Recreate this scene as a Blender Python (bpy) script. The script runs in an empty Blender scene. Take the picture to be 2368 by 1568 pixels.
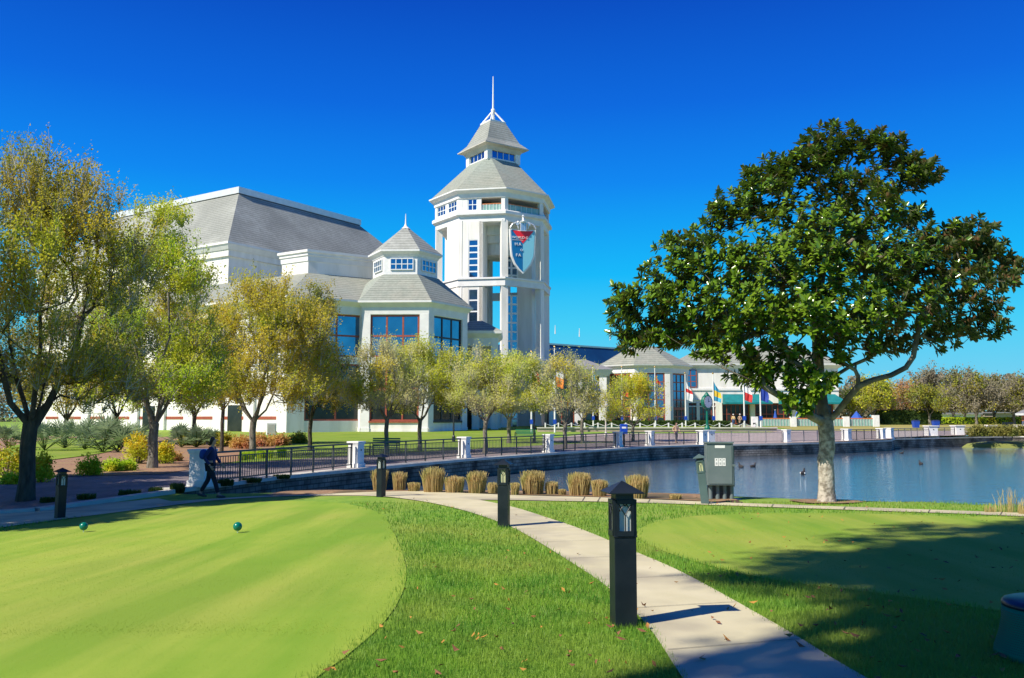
import bpy, bmesh, math, random
import numpy as np
from mathutils import Vector, Matrix
R = math.radians
scene = bpy.context.scene
col = scene.collection

# ---------------------------------------------------------------- camera, sky, sun, exposure
W, H, F, CX, CY, HZ, CZ = 2368.0, 1568.0, 2030.0, 1184.0, 784.0, 965.0, 2.0
PITCH = math.atan((HZ - CY) / F)
cam_d = bpy.data.cameras.new('camera'); cam = bpy.data.objects.new('camera', cam_d); col.objects.link(cam)
cam.location = (0, 0, CZ); cam.rotation_euler = (math.pi / 2 + PITCH, 0, 0)
cam_d.sensor_width = 36; cam_d.lens = F / W * 36; cam_d.clip_start = .05; cam_d.clip_end = 8000
scene.camera = cam
SUN_AZ, SUN_EL = R(54), R(43)          # sun stands left of and behind the camera
sx, sy = -math.sin(SUN_AZ), -math.cos(SUN_AZ)
to_sun = Vector((sx * math.cos(SUN_EL), sy * math.cos(SUN_EL), math.sin(SUN_EL)))
sd = bpy.data.lights.new('sun', 'SUN'); sun = bpy.data.objects.new('sun', sd); col.objects.link(sun)
sd.energy = 4.6; sd.angle = R(.5); sd.color = (1, .93, .80)
sun.rotation_euler = to_sun.to_track_quat('Z', 'Y').to_euler(); sun.location = (-30, -30, 40)
world = bpy.data.worlds.new('World'); scene.world = world; world.use_nodes = True
wn = world.node_tree; wn.nodes.clear()
wo = wn.nodes.new('ShaderNodeOutputWorld'); bg = wn.nodes.new('ShaderNodeBackground')
sky = wn.nodes.new('ShaderNodeTexSky'); sky.sky_type = 'NISHITA'; sky.sun_disc = False
sky.sun_elevation = SUN_EL; sky.sun_rotation = math.atan2(sx, sy) ; sky.air_density = 1.0; sky.dust_density = .0; sky.ozone_density = 3.0
# the polarised deep blue of this sky: a gradient by height mixed over the sky texture
wtc = wn.nodes.new('ShaderNodeTexCoord'); wsp = wn.nodes.new('ShaderNodeSeparateXYZ'); wn.links.new(wtc.outputs['Generated'], wsp.inputs[0])
wr = wn.nodes.new('ShaderNodeValToRGB'); wn.links.new(wsp.outputs[2], wr.inputs[0]); els = wr.color_ramp.elements
SKYC = [(0, (.20, .62, .83)), (.05, (.13, .60, .86)), (.10, (.05, .60, .90)), (.16, (.0, .47, .93)), (.26, (.0, .235, .86)), (.34, (.0, .135, .72)), (.44, (.0, .072, .53)), (.7, (.004, .05, .38)), (1, (.006, .04, .28))]
els[0].position = 0; els[0].color = (*SKYC[0][1], 1); els[1].position = 1; els[1].color = (*SKYC[-1][1], 1)
for p_, c_ in SKYC[1:-1]: e_ = els.new(p_); e_.color = (*c_, 1)
wm = wn.nodes.new('ShaderNodeMixRGB'); wm.blend_type = 'MULTIPLY'; wm.inputs[0].default_value = 1; wm.inputs[2].default_value = (7.7, 7.7, 7.7, 1); wn.links.new(wr.outputs[0], wm.inputs[1])
wx = wn.nodes.new('ShaderNodeMixRGB'); wx.inputs[0].default_value = .975; wn.links.new(sky.outputs[0], wx.inputs[1]); wn.links.new(wm.outputs[0], wx.inputs[2])
wn.links.new(wx.outputs[0], bg.inputs[0]); wn.links.new(bg.outputs[0], wo.inputs[0])
bg.inputs[1].default_value = .095
scene.view_settings.view_transform = 'Standard'; scene.view_settings.look = 'None'
scene.view_settings.exposure = 0.5; scene.view_settings.gamma = 1

# ---------------------------------------------------------------- picture pixel <-> place
cp, sp = math.cos(PITCH), math.sin(PITCH)
def ray(px, py):
    a = (px - CX) / F; b = (CY - py) / F
    return Vector((a, cp - b * sp, sp + b * cp))
def at(px, py, Y):
    d = ray(px, py); t = Y / d.y
    return Vector((d.x * t, Y, CZ + d.z * t))
def atz(px, py, z):
    d = ray(px, py); t = (z - CZ) / d.z
    return Vector((d.x * t, d.y * t, z))
def sm(t): t = min(1, max(0, t)); return t * t * (3 - 2 * t)
def xat(px, Y): return (px - CX) / F * (Y * cp)      # X at eye level

# promenade edge (level 0) and near shore
EDGE = [atz(x, y, 0).to_2d() for x, y in [(415, 1134), (650, 1104), (823, 1087), (1073, 1064), (1268, 1050), (1429, 1038.5), (1503, 1034), (1634, 1029.5), (1819, 1026.5), (1958, 1023), (2062, 1019)]]
EDGE2 = [atz(x, y, 0).to_2d() for x, y in [(2070, 1015.5), (2160, 1013.5), (2250, 1011.5), (2340, 1010)]]
ex = [p.x for p in EDGE]; ey = [p.y for p in EDGE]
SHORE = [(-9.2, 24.2), (-6, 25.2), (-3, 25.9), (0, 26.5), (3.2, 26.0), (5.2, 24.2), (7.0, 22.2), (8.5, 21.2), (10, 20.0), (13, 18.3), (18, 17.2), (30, 15.5), (80, 12)]
hx = [p[0] for p in SHORE]; hy = [p[1] for p in SHORE]
BY = [-50, 3, 6.5, 14, 20, 24, 27, 60, 100, 130, 400]
BZ = [.5, .5, .46, .27, .17, .02, 0, 0, .33, .7, .8]
def gz(x, y):
    z = float(np.interp(y, BY, BZ))
    if y < 26: z -= .045 * max(0, -x - 3) * (1 - sm((y - 21) / 5)) * sm((y + 2) / 14)
    if x > hx[0] and y < float(np.interp(x, ex, ey)) - .3 and y < 60 and x < 100:
        d = (float(np.interp(x, hx, hy)) - y) / 1.05; wdt = float(np.interp(x, [-9, -5, 0, 3, 6, 9], [1.0, 1.8, 3.4, 3.8, 3.2, 2.4]))
        z = -1.05 + (z + 1.05) * sm((d + .8) / wdt) if d > -.8 else -1.05 - .12 * min(4, (-d - .8))
    return z
def gp(px, py):
    d = ray(px, py); d = d / d.y; Y = 2.2; st = .1      # first place where the sight line meets the ground
    while Y < 200:
        if CZ + d.z * Y < gz(d.x * Y, Y): break
        Y += st
    lo, hi = Y - st, Y
    for i in range(12):
        m_ = (lo + hi) / 2
        if CZ + d.z * m_ < gz(d.x * m_, m_): hi = m_
        else: lo = m_
    return Vector((d.x * hi, hi, gz(d.x * hi, hi)))

# ---------------------------------------------------------------- materials
def mat(name, c1, c2=None, scale=5, rough=.8, bump=0, bscale=None, metal=0, spec=.5, detail=5, c3=None, s3=1, lo=.35, hi=.65, trans=0, stretch=None, kind='noise'):
    m = bpy.data.materials.new(name); m.use_nodes = True; n = m.node_tree.nodes; l = m.node_tree.links
    p = n['Principled BSDF']; p.inputs['Roughness'].default_value = rough; p.inputs['Metallic'].default_value = metal
    p.inputs['Specular IOR Level'].default_value = spec
    p.inputs['Base Color'].default_value = (*c1, 1)
    tc = n.new('ShaderNodeTexCoord'); vec = tc.outputs['Object']
    if stretch:
        mp = n.new('ShaderNodeMapping'); mp.inputs['Scale'].default_value = stretch; l.new(vec, mp.inputs[0]); vec = mp.outputs[0]
    outc = None
    if c2:
        t = n.new('ShaderNodeTexNoise'); t.inputs['Scale'].default_value = scale; t.inputs['Detail'].default_value = detail; l.new(vec, t.inputs['Vector'])
        cr = n.new('ShaderNodeValToRGB'); cr.color_ramp.elements[0].position = lo; cr.color_ramp.elements[1].position = hi
        cr.color_ramp.elements[0].color = (*c1, 1); cr.color_ramp.elements[1].color = (*c2, 1)
        l.new(t.outputs['Fac'], cr.inputs[0]); outc = cr.outputs[0]
        if c3:
            t2 = n.new('ShaderNodeTexNoise'); t2.inputs['Scale'].default_value = s3; t2.inputs['Detail'].default_value = 3; l.new(vec, t2.inputs['Vector'])
            mr = n.new('ShaderNodeMapRange'); mr.inputs[1].default_value = .45; mr.inputs[2].default_value = .65; l.new(t2.outputs['Fac'], mr.inputs[0])
            mx = n.new('ShaderNodeMixRGB'); l.new(mr.outputs[0], mx.inputs[0]); l.new(outc, mx.inputs[1]); mx.inputs[2].default_value = (*c3, 1); outc = mx.outputs[0]
        l.new(outc, p.inputs['Base Color'])
    if bump:
        b = n.new('ShaderNodeTexNoise'); b.inputs['Scale'].default_value = bscale or scale * 4; b.inputs['Detail'].default_value = 4; l.new(vec, b.inputs['Vector'])
        bp = n.new('ShaderNodeBump'); bp.inputs['Strength'].default_value = bump; bp.inputs['Distance'].default_value = .05
        l.new(b.outputs['Fac'], bp.inputs['Height']); l.new(bp.outputs[0], p.inputs['Normal'])
    if trans:
        tr = n.new('ShaderNodeBsdfTranslucent'); ms = n.new('ShaderNodeMixShader'); ms.inputs[0].default_value = trans
        if outc: l.new(outc, tr.inputs[0])
        else: tr.inputs[0].default_value = (*c1, 1)
        o = n['Material Output']; l.new(p.outputs[0], ms.inputs[1]); l.new(tr.outputs[0], ms.inputs[2]); l.new(ms.outputs[0], o.inputs[0])
    m['n'] = 1
    return m
def node_of(m, t): return [x for x in m.node_tree.nodes if x.type == t]

M = {}
M['stucco'] = mat('stucco', (.85, .82, .76), (.70, .67, .60), 1.1, .85, detail=8, lo=.42, hi=.72, stretch=(1, 1, .16))
M['stucco_trim'] = mat('stucco_trim', (.80, .79, .76), (.72, .71, .69), 1.1, .8)
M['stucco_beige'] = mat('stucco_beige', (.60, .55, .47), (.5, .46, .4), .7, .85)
M['white'] = mat('white_paint', (.83, .82, .79), (.74, .73, .71), 3, .5)
M['pillar'] = mat('pillar_paint', (.84, .83, .80), (.70, .69, .67), 2.2, .7, detail=8)
def shingle(name, a, b, c3=None, rows=.8):
    m = mat(name, a, b, .9, .9, detail=8, c3=c3, s3=.12, lo=.3, hi=.7)
    n = m.node_tree.nodes; l = m.node_tree.links; p = n['Principled BSDF']
    tc = node_of(m, 'TEX_COORD')[0]
    w = n.new('ShaderNodeTexWave'); w.bands_direction = 'Z'; w.wave_profile = 'SAW'; w.inputs['Scale'].default_value = rows; w.inputs['Distortion'].default_value = .6; w.inputs['Detail Scale'].default_value = 4
    l.new(tc.outputs['Object'], w.inputs[0])
    v = n.new('ShaderNodeTexNoise'); v.inputs['Scale'].default_value = 3.2; v.inputs['Detail'].default_value = 6; l.new(tc.outputs['Object'], v.inputs[0])
    src = p.inputs['Base Color'].links[0].from_socket      # shingle courses: thin darker butt lines, broken up
    mr = n.new('ShaderNodeMapRange'); mr.inputs[1].default_value = 0; mr.inputs[2].default_value = .5; mr.inputs[3].default_value = .58; mr.inputs[4].default_value = 1.0; l.new(w.outputs['Fac'], mr.inputs[0])
    mr2 = n.new('ShaderNodeMapRange'); mr2.inputs[1].default_value = .3; mr2.inputs[2].default_value = .7; mr2.inputs[3].default_value = .86; mr2.inputs[4].default_value = 1.1; l.new(v.outputs['Fac'], mr2.inputs[0])
    mm = n.new('ShaderNodeMath'); mm.operation = 'MULTIPLY'; l.new(mr.outputs[0], mm.inputs[0]); l.new(mr2.outputs[0], mm.inputs[1])
    mx = n.new('ShaderNodeMixRGB'); mx.blend_type = 'MULTIPLY'; mx.inputs[0].default_value = 1; l.new(src, mx.inputs[1]); l.new(mm.outputs[0], mx.inputs[2]); l.new(mx.outputs[0], p.inputs['Base Color'])
    return m
M['shingle'] = shingle('grey_shingle', (.33, .34, .30), (.41, .42, .38), (.28, .29, .26))
M['shingle_light'] = shingle('light_grey_shingle', (.35, .35, .29), (.28, .30, .25), (.31, .35, .30), 1.0)
M['metal_cap'] = mat('metal_cap', (.78, .78, .76), (.7, .7, .68), 1, .35, metal=.2)
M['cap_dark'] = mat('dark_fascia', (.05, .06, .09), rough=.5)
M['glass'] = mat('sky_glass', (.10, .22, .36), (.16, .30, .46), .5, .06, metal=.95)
M['glass_dark'] = mat('dark_glass', (.012, .016, .016), (.03, .035, .03), .8, .12, spec=.35)  # dark tint stands in for trees mirrored in the ground-floor panes
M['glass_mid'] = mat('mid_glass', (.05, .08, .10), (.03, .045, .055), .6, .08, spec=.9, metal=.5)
M['glass_rail'] = mat('rail_glass', (.30, .48, .42), (.22, .38, .34), 2, .15)
M['red_frame'] = mat('red_frame', (.36, .085, .045), (.27, .06, .035), 4, .5)
M['dark_frame'] = mat('dark_frame', (.025, .022, .03), rough=.45)
M['white_frame'] = mat('white_frame', (.78, .80, .80), rough=.5)
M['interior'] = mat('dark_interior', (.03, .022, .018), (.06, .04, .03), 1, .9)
M['handrail'] = mat('orange_handrail', (.55, .17, .05), rough=.5)
M['teal'] = mat('teal_canvas', (.0, .20, .21), (.0, .155, .165), 1.3, .75, .1, 8)
M['navy_roof'] = mat('navy_roof', (.006, .045, .13), (.008, .06, .16), .3, .45)
M['bollard'] = mat('bollard_paint', (.006, .011, .015), (.014, .02, .025), 5, .42, spec=.35)
M['bollard_green'] = mat('faded_bollard_paint', (.085, .135, .13), (.065, .105, .105), 4, .5, .05, 50)
M['frost'] = mat('frosted_glass', (.62, .66, .62), (.5, .54, .52), 7, .35)
M['amber'] = mat('yellowed_glass', (.62, .60, .32), (.5, .5, .3), 7, .35)
M['cabinet'] = mat('cabinet_paint', (.15, .19, .19), (.12, .16, .16), 3, .5)
M['black'] = mat('black_metal', (.018, .02, .025), rough=.45)
M['rail_metal'] = mat('railing_metal', (.03, .036, .045), (.05, .055, .06), 3, .45)
M['concrete'] = mat('concrete', (.56, .50, .30), (.65, .58, .37), 1.3, .9, .06, 40, detail=9, c3=(.42, .37, .25), s3=.8)
M['kerb'] = mat('pale_concrete', (.50, .47, .42), (.6, .57, .5), 2, .85)
M['mulch'] = mat('mulch', (.20, .10, .06), (.40, .23, .14), 9, .95, .3, 25, detail=9, c3=(.32, .21, .10), s3=.9)
M['bankmulch'] = mat('pine_straw', (.22, .12, .06), (.40, .25, .13), 7, .95, .4, 25, detail=9, c3=(.12, .09, .04), s3=.7)
M['green'] = None
M['bark'] = mat('grey_bark', (.10, .085, .065), (.24, .22, .18), 9, .95, .8, 22, stretch=(1, 1, .3), detail=8)
M['twig'] = mat('silvery_bark', (.34, .31, .25), (.50, .47, .40), 2, .9)
M['bark_dark'] = mat('dark_bark', (.045, .037, .028), (.10, .085, .065), 9, .95, .8, 22, stretch=(1, 1, .3), detail=8)
M['bark_mag'] = mat('magnolia_bark', (.12, .10, .075), (.26, .225, .17), 5, .9, .5, 25, detail=9, c3=(.075, .06, .04), s3=1.6)
def two_tone_trunk(m, z0, z1, pale1, pale2):     # lichen-whitened lower trunk of the magnolia: a real change of bark colour
    n = m.node_tree.nodes; l = m.node_tree.links; p = n['Principled BSDF']
    src = p.inputs['Base Color'].links[0].from_socket
    tc = n.new('ShaderNodeTexCoord'); sep = n.new('ShaderNodeSeparateXYZ'); l.new(tc.outputs['Object'], sep.inputs[0])
    ns = n.new('ShaderNodeTexNoise'); ns.inputs['Scale'].default_value = 4; ns.inputs['Detail'].default_value = 8; l.new(tc.outputs['Object'], ns.inputs[0])
    ma = n.new('ShaderNodeMath'); ma.operation = 'MULTIPLY_ADD'; l.new(ns.outputs['Fac'], ma.inputs[0]); ma.inputs[1].default_value = .9; l.new(sep.outputs[2], ma.inputs[2])
    mr = n.new('ShaderNodeMapRange'); mr.inputs[1].default_value = z0 + .45; mr.inputs[2].default_value = z1 + .45; mr.inputs[3].default_value = 1; mr.inputs[4].default_value = 0
    l.new(ma.outputs[0], mr.inputs[0])
    n2 = n.new('ShaderNodeTexNoise'); n2.inputs['Scale'].default_value = 11; n2.inputs['Detail'].default_value = 9; l.new(tc.outputs['Object'], n2.inputs[0])
    cr = n.new('ShaderNodeValToRGB'); cr.color_ramp.elements[0].position = .38; cr.color_ramp.elements[1].position = .6
    cr.color_ramp.elements[0].color = (*pale1, 1); cr.color_ramp.elements[1].color = (*pale2, 1); l.new(n2.outputs['Fac'], cr.inputs[0])
    mx = n.new('ShaderNodeMixRGB'); l.new(mr.outputs[0], mx.inputs[0]); l.new(src, mx.inputs[1]); l.new(cr.outputs[0], mx.inputs[2]); l.new(mx.outputs[0], p.inputs['Base Color'])
two_tone_trunk(M['bark_mag'], 1.5, 1.9, (.20, .17, .13), (.50, .45, .37))
def leafmat(name, a, b, c, sc=.8, trans=.5, rough=.6, s3=.5): return mat(name, a, b, sc, rough, c3=c, s3=s3, trans=trans, spec=.3)
M['lf_gold'] = leafmat('gold_green_leaves', (0.702, 0.567, 0.041), (0.720, 0.608, 0.047), (0.486, 0.540, 0.041))
M['lf_green'] = leafmat('fresh_green_leaves', (0.405, 0.621, 0.027), (0.621, 0.720, 0.047), (0.648, 0.567, 0.041))
M['lf_olive'] = leafmat('olive_leaves', (0.405, 0.392, 0.041), (0.621, 0.459, 0.047), (0.297, 0.365, 0.041))
M['lf_pale'] = leafmat('pale_grey_green_leaves', (0.648, 0.621, 0.189), (0.720, 0.675, 0.351), (0.594, 0.675, 0.081))
M['lf_yellow'] = leafmat('yellow_green_leaves', (0.675, 0.702, 0.041), (0.720, 0.648, 0.068), (0.513, 0.594, 0.041), .3)
M['lf_rust'] = leafmat('rusty_leaves', (0.675, 0.392, 0.108), (0.567, 0.446, 0.108), (0.675, 0.311, 0.176), .3)
M['lf_grey'] = leafmat('grey_twiggy_foliage', (0.621, 0.540, 0.338), (0.513, 0.486, 0.243), (0.648, 0.581, 0.419), .3)
M['lf_dark'] = leafmat('dark_green_leaves', (.06, .11, .02), (.10, .16, .03), (.05, .09, .02), 1)
for k_, a_, b_, c_ in (('far_yellow', (.30, .31, .03), (.36, .29, .03), (.22, .27, .03)), ('far_rust', (.32, .19, .06), (.28, .20, .06), (.32, .15, .08)), ('far_grey', (.30, .26, .17), (.24, .23, .12), (.32, .27, .20)), ('far_olive', (.20, .20, .04), (.27, .22, .05), (.16, .19, .03))): M[k_] = leafmat(k_ + '_leaves', a_, b_, c_, .3, .35)
M['palmetto'] = leafmat('palmetto_fronds', (.24, .34, .18), (.36, .44, .27), (.15, .24, .08), 2)
M['flower'] = mat('yellow_flowers', (.75, .55, .01), (.6, .42, .01), 9, .6, trans=.3)
M['reed'] = leafmat('reed_blades', (.60, .44, .20), (.44, .42, .13), (.48, .30, .15), 3.5, .3)
def maglf():
    m = mat('magnolia_leaves', (.085, .18, .010), (.22, .33, .025), 2.2, .36, c3=(.13, .24, .015), s3=.6, spec=.7, trans=.18)
    n = m.node_tree.nodes; l = m.node_tree.links; p = n['Principled BSDF']; src = p.inputs['Base Color'].links[0].from_socket
    g = n.new('ShaderNodeNewGeometry'); mx = n.new('ShaderNodeMixRGB'); l.new(g.outputs['Backfacing'], mx.inputs[0]); l.new(src, mx.inputs[1])
    t3 = n.new('ShaderNodeTexNoise'); t3.inputs['Scale'].default_value = 4; tq = n.new('ShaderNodeTexCoord'); l.new(tq.outputs['Object'], t3.inputs[0]); c3_ = n.new('ShaderNodeValToRGB'); c3_.color_ramp.elements[0].position = .54; c3_.color_ramp.elements[1].position = .62; c3_.color_ramp.elements[0].color = (.09, .12, .03, 1); c3_.color_ramp.elements[1].color = (.20, .095, .035, 1); l.new(t3.outputs['Fac'], c3_.inputs[0]); l.new(c3_.outputs[0], mx.inputs[2]); l.new(mx.outputs[0], p.inputs['Base Color'])
    mr = n.new('ShaderNodeMapRange'); mr.inputs[3].default_value = .2; mr.inputs[4].default_value = .75; l.new(g.outputs['Backfacing'], mr.inputs[0]); l.new(mr.outputs[0], p.inputs['Roughness'])
    return m
M['lf_mag'] = maglf()
def cmat(name, c, rough=.7, **k): M[name] = mat(name, c, rough=rough, **k)
cmat('skin', (.45, .27, .19)); cmat('hair', (.012, .009, .008), .5); cmat('navy_cloth', (.008, .02, .10), .9); cmat('dark_cloth', (.012, .014, .025), .9)
cmat('blue_pack', (.01, .05, .26), .7); cmat('shoe', (.06, .055, .055)); cmat('yellow_cloth', (.75, .55, .25)); cmat('jean', (.05, .10, .25)); cmat('tan_cloth', (.5, .33, .22)); cmat('grey_cloth', (.2, .18, .18))
cmat('teeball', (.0, .16, .11), .25); cmat('flag_red', (.6, .03, .03)); cmat('flag_blue', (.015, .05, .32)); cmat('flag_white', (.8, .8, .8)); cmat('flag_green', (.0, .33, .14)); cmat('flag_orange', (.8, .22, .03)); cmat('flag_yellow', (.75, .5, .04)); cmat('flag_sky', (.05, .35, .55)); cmat('blue_paint', (.01, .06, .42), .4); cmat('blue_canvas', (.02, .09, .42)); cmat('clock_green', (.0, .13, .08), .4)
cmat('sign_blue', (.01, .15, .36), .3); cmat('sign_red', (.85, .02, .03), .3); cmat('sign_glare', (.22, .55, .66), .3); cmat('silver', (.75, .76, .78), .3, metal=.4); cmat('brass', (.6, .4, .15), .3, metal=.8)
cmat('bin_green', (.0, .19, .11), .7, spec=.15); cmat('bin_lid', (.01, .02, .05), .35); cmat('label_white', (.8, .8, .78)); cmat('rope', (.75, .75, .72)); cmat('duck', (.035, .03, .028)); cmat('bank_grass', (.20, .22, .05)); cmat('roof_grey', (.22, .22, .23)); cmat('stone_tan', (.40, .33, .25))
M['litter'] = mat('dry_leaves', (.42, .20, .03), (.20, .08, .035), 3, .8, lo=.45, hi=.55)

def turf(name, a, b, c, sc, bump=.4, bs=80, stripes=None):
    m = mat(name, a, b, sc, .85, bump, bs, detail=8, c3=c, s3=.35, spec=.2)
    if stripes:
        n = m.node_tree.nodes; l = m.node_tree.links; p = n['Principled BSDF']; src = p.inputs['Base Color'].links[0].from_socket
        tc = n.new('ShaderNodeTexCoord'); mp = n.new('ShaderNodeMapping'); mp.inputs['Rotation'].default_value = (0, 0, stripes[0]); l.new(tc.outputs['Object'], mp.inputs[0])
        mp.inputs['Scale'].default_value = (1.15, .10, 1); w = n.new('ShaderNodeTexNoise'); w.inputs['Scale'].default_value = 1.0; w.inputs['Detail'].default_value = 7; w.inputs['Roughness'].default_value = .55; l.new(mp.outputs[0], w.inputs[0])
        mx = n.new('ShaderNodeMixRGB'); mx.blend_type = 'MULTIPLY'; mr = n.new('ShaderNodeMapRange'); mr.inputs[1].default_value = .40; mr.inputs[2].default_value = .60; l.new(w.outputs['Fac'], mr.inputs[0]); l.new(mr.outputs[0], mx.inputs[0])
        l.new(src, mx.inputs[1]); mx.inputs[2].default_value = (.62, .82, .52, 1); l.new(mx.outputs[0], p.inputs['Base Color'])
    return m
M['turf'] = turf('rough_turf', (.14, .28, .03), (.25, .38, .045), (.28, .36, .06), 3.0, .25, 18)
M['putting'] = turf('putting_turf', (.29, .39, .045), (.34, .42, .055), (.33, .38, .06), 1.2, .04, 60, (R(-9), .21))
M['putting2'] = turf('putting_turf_far', (.28, .37, .045), (.32, .40, .05), (.34, .38, .06), .8, .04, 60, (R(70), 1))
M['tanlawn'] = turf('dormant_lawn', (.36, .30, .09), (.30, .31, .06), (.40, .33, .12), .5, .0, 20)
M['farturf'] = turf('far_lawn', (.16, .26, .02), (.24, .34, .03), (.24, .30, .05), .4, .0, 6)
def bladem(name, a, b, c): return mat(name, a, b, 2.2, .5, c3=c, s3=.5, trans=.4, spec=.3)
M['mown'] = mat('mown_blades', (.32, .41, .05), (.38, .45, .06), 6, .6, c3=(.27, .39, .045), s3=.7, trans=.3, spec=.2)
M['blade'] = bladem('grass_blades', (.13, .31, .035), (.25, .43, .045), (.34, .42, .07))

def brickmat(name, c1, c2, mortar, sc, bw=.5, rh=.25, vec='xy', rough=.85, ms=.02, noise=.5):
    m = bpy.data.materials.new(name); m.use_nodes = True; n = m.node_tree.nodes; l = m.node_tree.links; p = n['Principled BSDF']; p.inputs['Roughness'].default_value = rough
    tc = n.new('ShaderNodeTexCoord'); sep = n.new('ShaderNodeSeparateXYZ'); l.new(tc.outputs['Object'], sep.inputs[0]); cb = n.new('ShaderNodeCombineXYZ')
    if vec == 'xy': l.new(sep.outputs[0], cb.inputs[0]); l.new(sep.outputs[1], cb.inputs[1])
    else:
        ad = n.new('ShaderNodeMath'); ad.operation = 'ADD'; l.new(sep.outputs[0], ad.inputs[0]); l.new(sep.outputs[1], ad.inputs[1]); l.new(ad.outputs[0], cb.inputs[0]); l.new(sep.outputs[2], cb.inputs[1])
    b = n.new('ShaderNodeTexBrick'); b.inputs['Scale'].default_value = sc; b.inputs['Color1'].default_value = (*c1, 1); b.inputs['Color2'].default_value = (*c2, 1); b.inputs['Mortar'].default_value = (*mortar, 1)
    b.inputs['Brick Width'].default_value = bw; b.inputs['Row Height'].default_value = rh; b.inputs['Mortar Size'].default_value = ms; l.new(cb.outputs[0], b.inputs[0])
    t = n.new('ShaderNodeTexNoise'); t.inputs['Scale'].default_value = .9; t.inputs['Detail'].default_value = 9; l.new(tc.outputs['Object'], t.inputs[0])
    mr = n.new('ShaderNodeMapRange'); mr.inputs[1].default_value = .35; mr.inputs[2].default_value = .65; mr.inputs[3].default_value = 1 - noise; mr.inputs[4].default_value = 1.1; l.new(t.outputs['Fac'], mr.inputs[0])
    mx = n.new('ShaderNodeMixRGB'); mx.blend_type = 'MULTIPLY'; mx.inputs[0].default_value = 1; l.new(b.outputs[0], mx.inputs[1]); l.new(mr.outputs[0], mx.inputs[2]); l.new(mx.outputs[0], p.inputs['Base Color'])
    bp = n.new('ShaderNodeBump'); bp.inputs['Strength'].default_value = .5; bp.inputs['Distance'].default_value = .02; l.new(b.outputs['Fac'], bp.inputs['Height']); bp.invert = True; l.new(bp.outputs[0], p.inputs['Normal'])
    return m
M['pavers'] = brickmat('brick_pavers', (.24, .19, .19), (.31, .25, .245), (.14, .12, .125), 4, .5, .25, noise=.25)
M['plaza'] = brickmat('plaza_pavers', (.42, .33, .29), (.48, .39, .35), (.3, .24, .22), 2, .5, .25, noise=.15)
M['seawall'] = brickmat('seawall_stone', (.22, .19, .16), (.34, .30, .25), (.09, .08, .07), 1, .45, .17, 'xz', ms=.02, noise=.85)
M['terrace_stone'] = brickmat('terrace_stone', (.42, .33, .24), (.48, .38, .29), (.3, .24, .18), 1.2, .6, .2, 'xz', noise=.2)
def watermat():
    m = bpy.data.materials.new('lagoon_water'); m.use_nodes = True; n = m.node_tree.nodes; l = m.node_tree.links; p = n['Principled BSDF']
    p.inputs['Base Color'].default_value = (.085, .125, .175, 1); p.inputs['Roughness'].default_value = .03; p.inputs['IOR'].default_value = 1.9; p.inputs['Specular IOR Level'].default_value = .6
    tc = n.new('ShaderNodeTexCoord'); mp = n.new('ShaderNodeMapping'); mp.inputs['Scale'].default_value = (.6, 1.5, 1); l.new(tc.outputs['Object'], mp.inputs[0])
    t = n.new('ShaderNodeTexNoise'); t.inputs['Scale'].default_value = 1.9; t.inputs['Detail'].default_value = 5; t.inputs['Roughness'].default_value = .6; l.new(mp.outputs[0], t.inputs[0])
    bp = n.new('ShaderNodeBump'); bp.inputs['Strength'].default_value = .6; bp.inputs['Distance'].default_value = .05; l.new(t.outputs['Fac'], bp.inputs['Height']); l.new(bp.outputs[0], p.inputs['Normal'])
    return m
M['water'] = watermat()

# ---------------------------------------------------------------- object helpers
ORG = {}
def tag(o, label=None, cat=None, group=None, kind=None):
    if label: o['label'] = label
    if cat: o['category'] = cat
    if group: o['group'] = group
    if kind: o['kind'] = kind
    return o
def thing(name, label, cat, loc=(0, 0, 0), rz=0, group=None):
    o = bpy.data.objects.new(name, None); col.objects.link(o); o.empty_display_size = .2
    o.location = loc; o.rotation_euler = (0, 0, rz); ORG[o.name] = Vector(loc)
    return tag(o, label, cat, group)
def link(name, me, parent=None):
    o = bpy.data.objects.new(name, me); col.objects.link(o)
    if parent: o.parent = parent; ORG[o.name] = ORG.get(parent.name, Vector((0, 0, 0)))
    else: ORG[o.name] = Vector((0, 0, 0))
    return o
def np_mesh(name, V, Fc, m, parent=None, smooth=False):
    V = np.asarray(V, dtype=np.float32).reshape(-1, 3); Fc = np.asarray(Fc, dtype=np.int32); k = Fc.shape[1]
    me = bpy.data.meshes.new(name); me.vertices.add(len(V)); me.vertices.foreach_set('co', V.ravel())
    me.loops.add(Fc.size); me.loops.foreach_set('vertex_index', Fc.ravel()); me.polygons.add(len(Fc))
    me.polygons.foreach_set('loop_start', np.arange(0, Fc.size, k, dtype=np.int32))
    me.materials.append(m); me.update(calc_edges=True)
    me.polygons.foreach_set('use_smooth', [smooth] * len(Fc))
    return link(name, me, parent)
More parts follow.
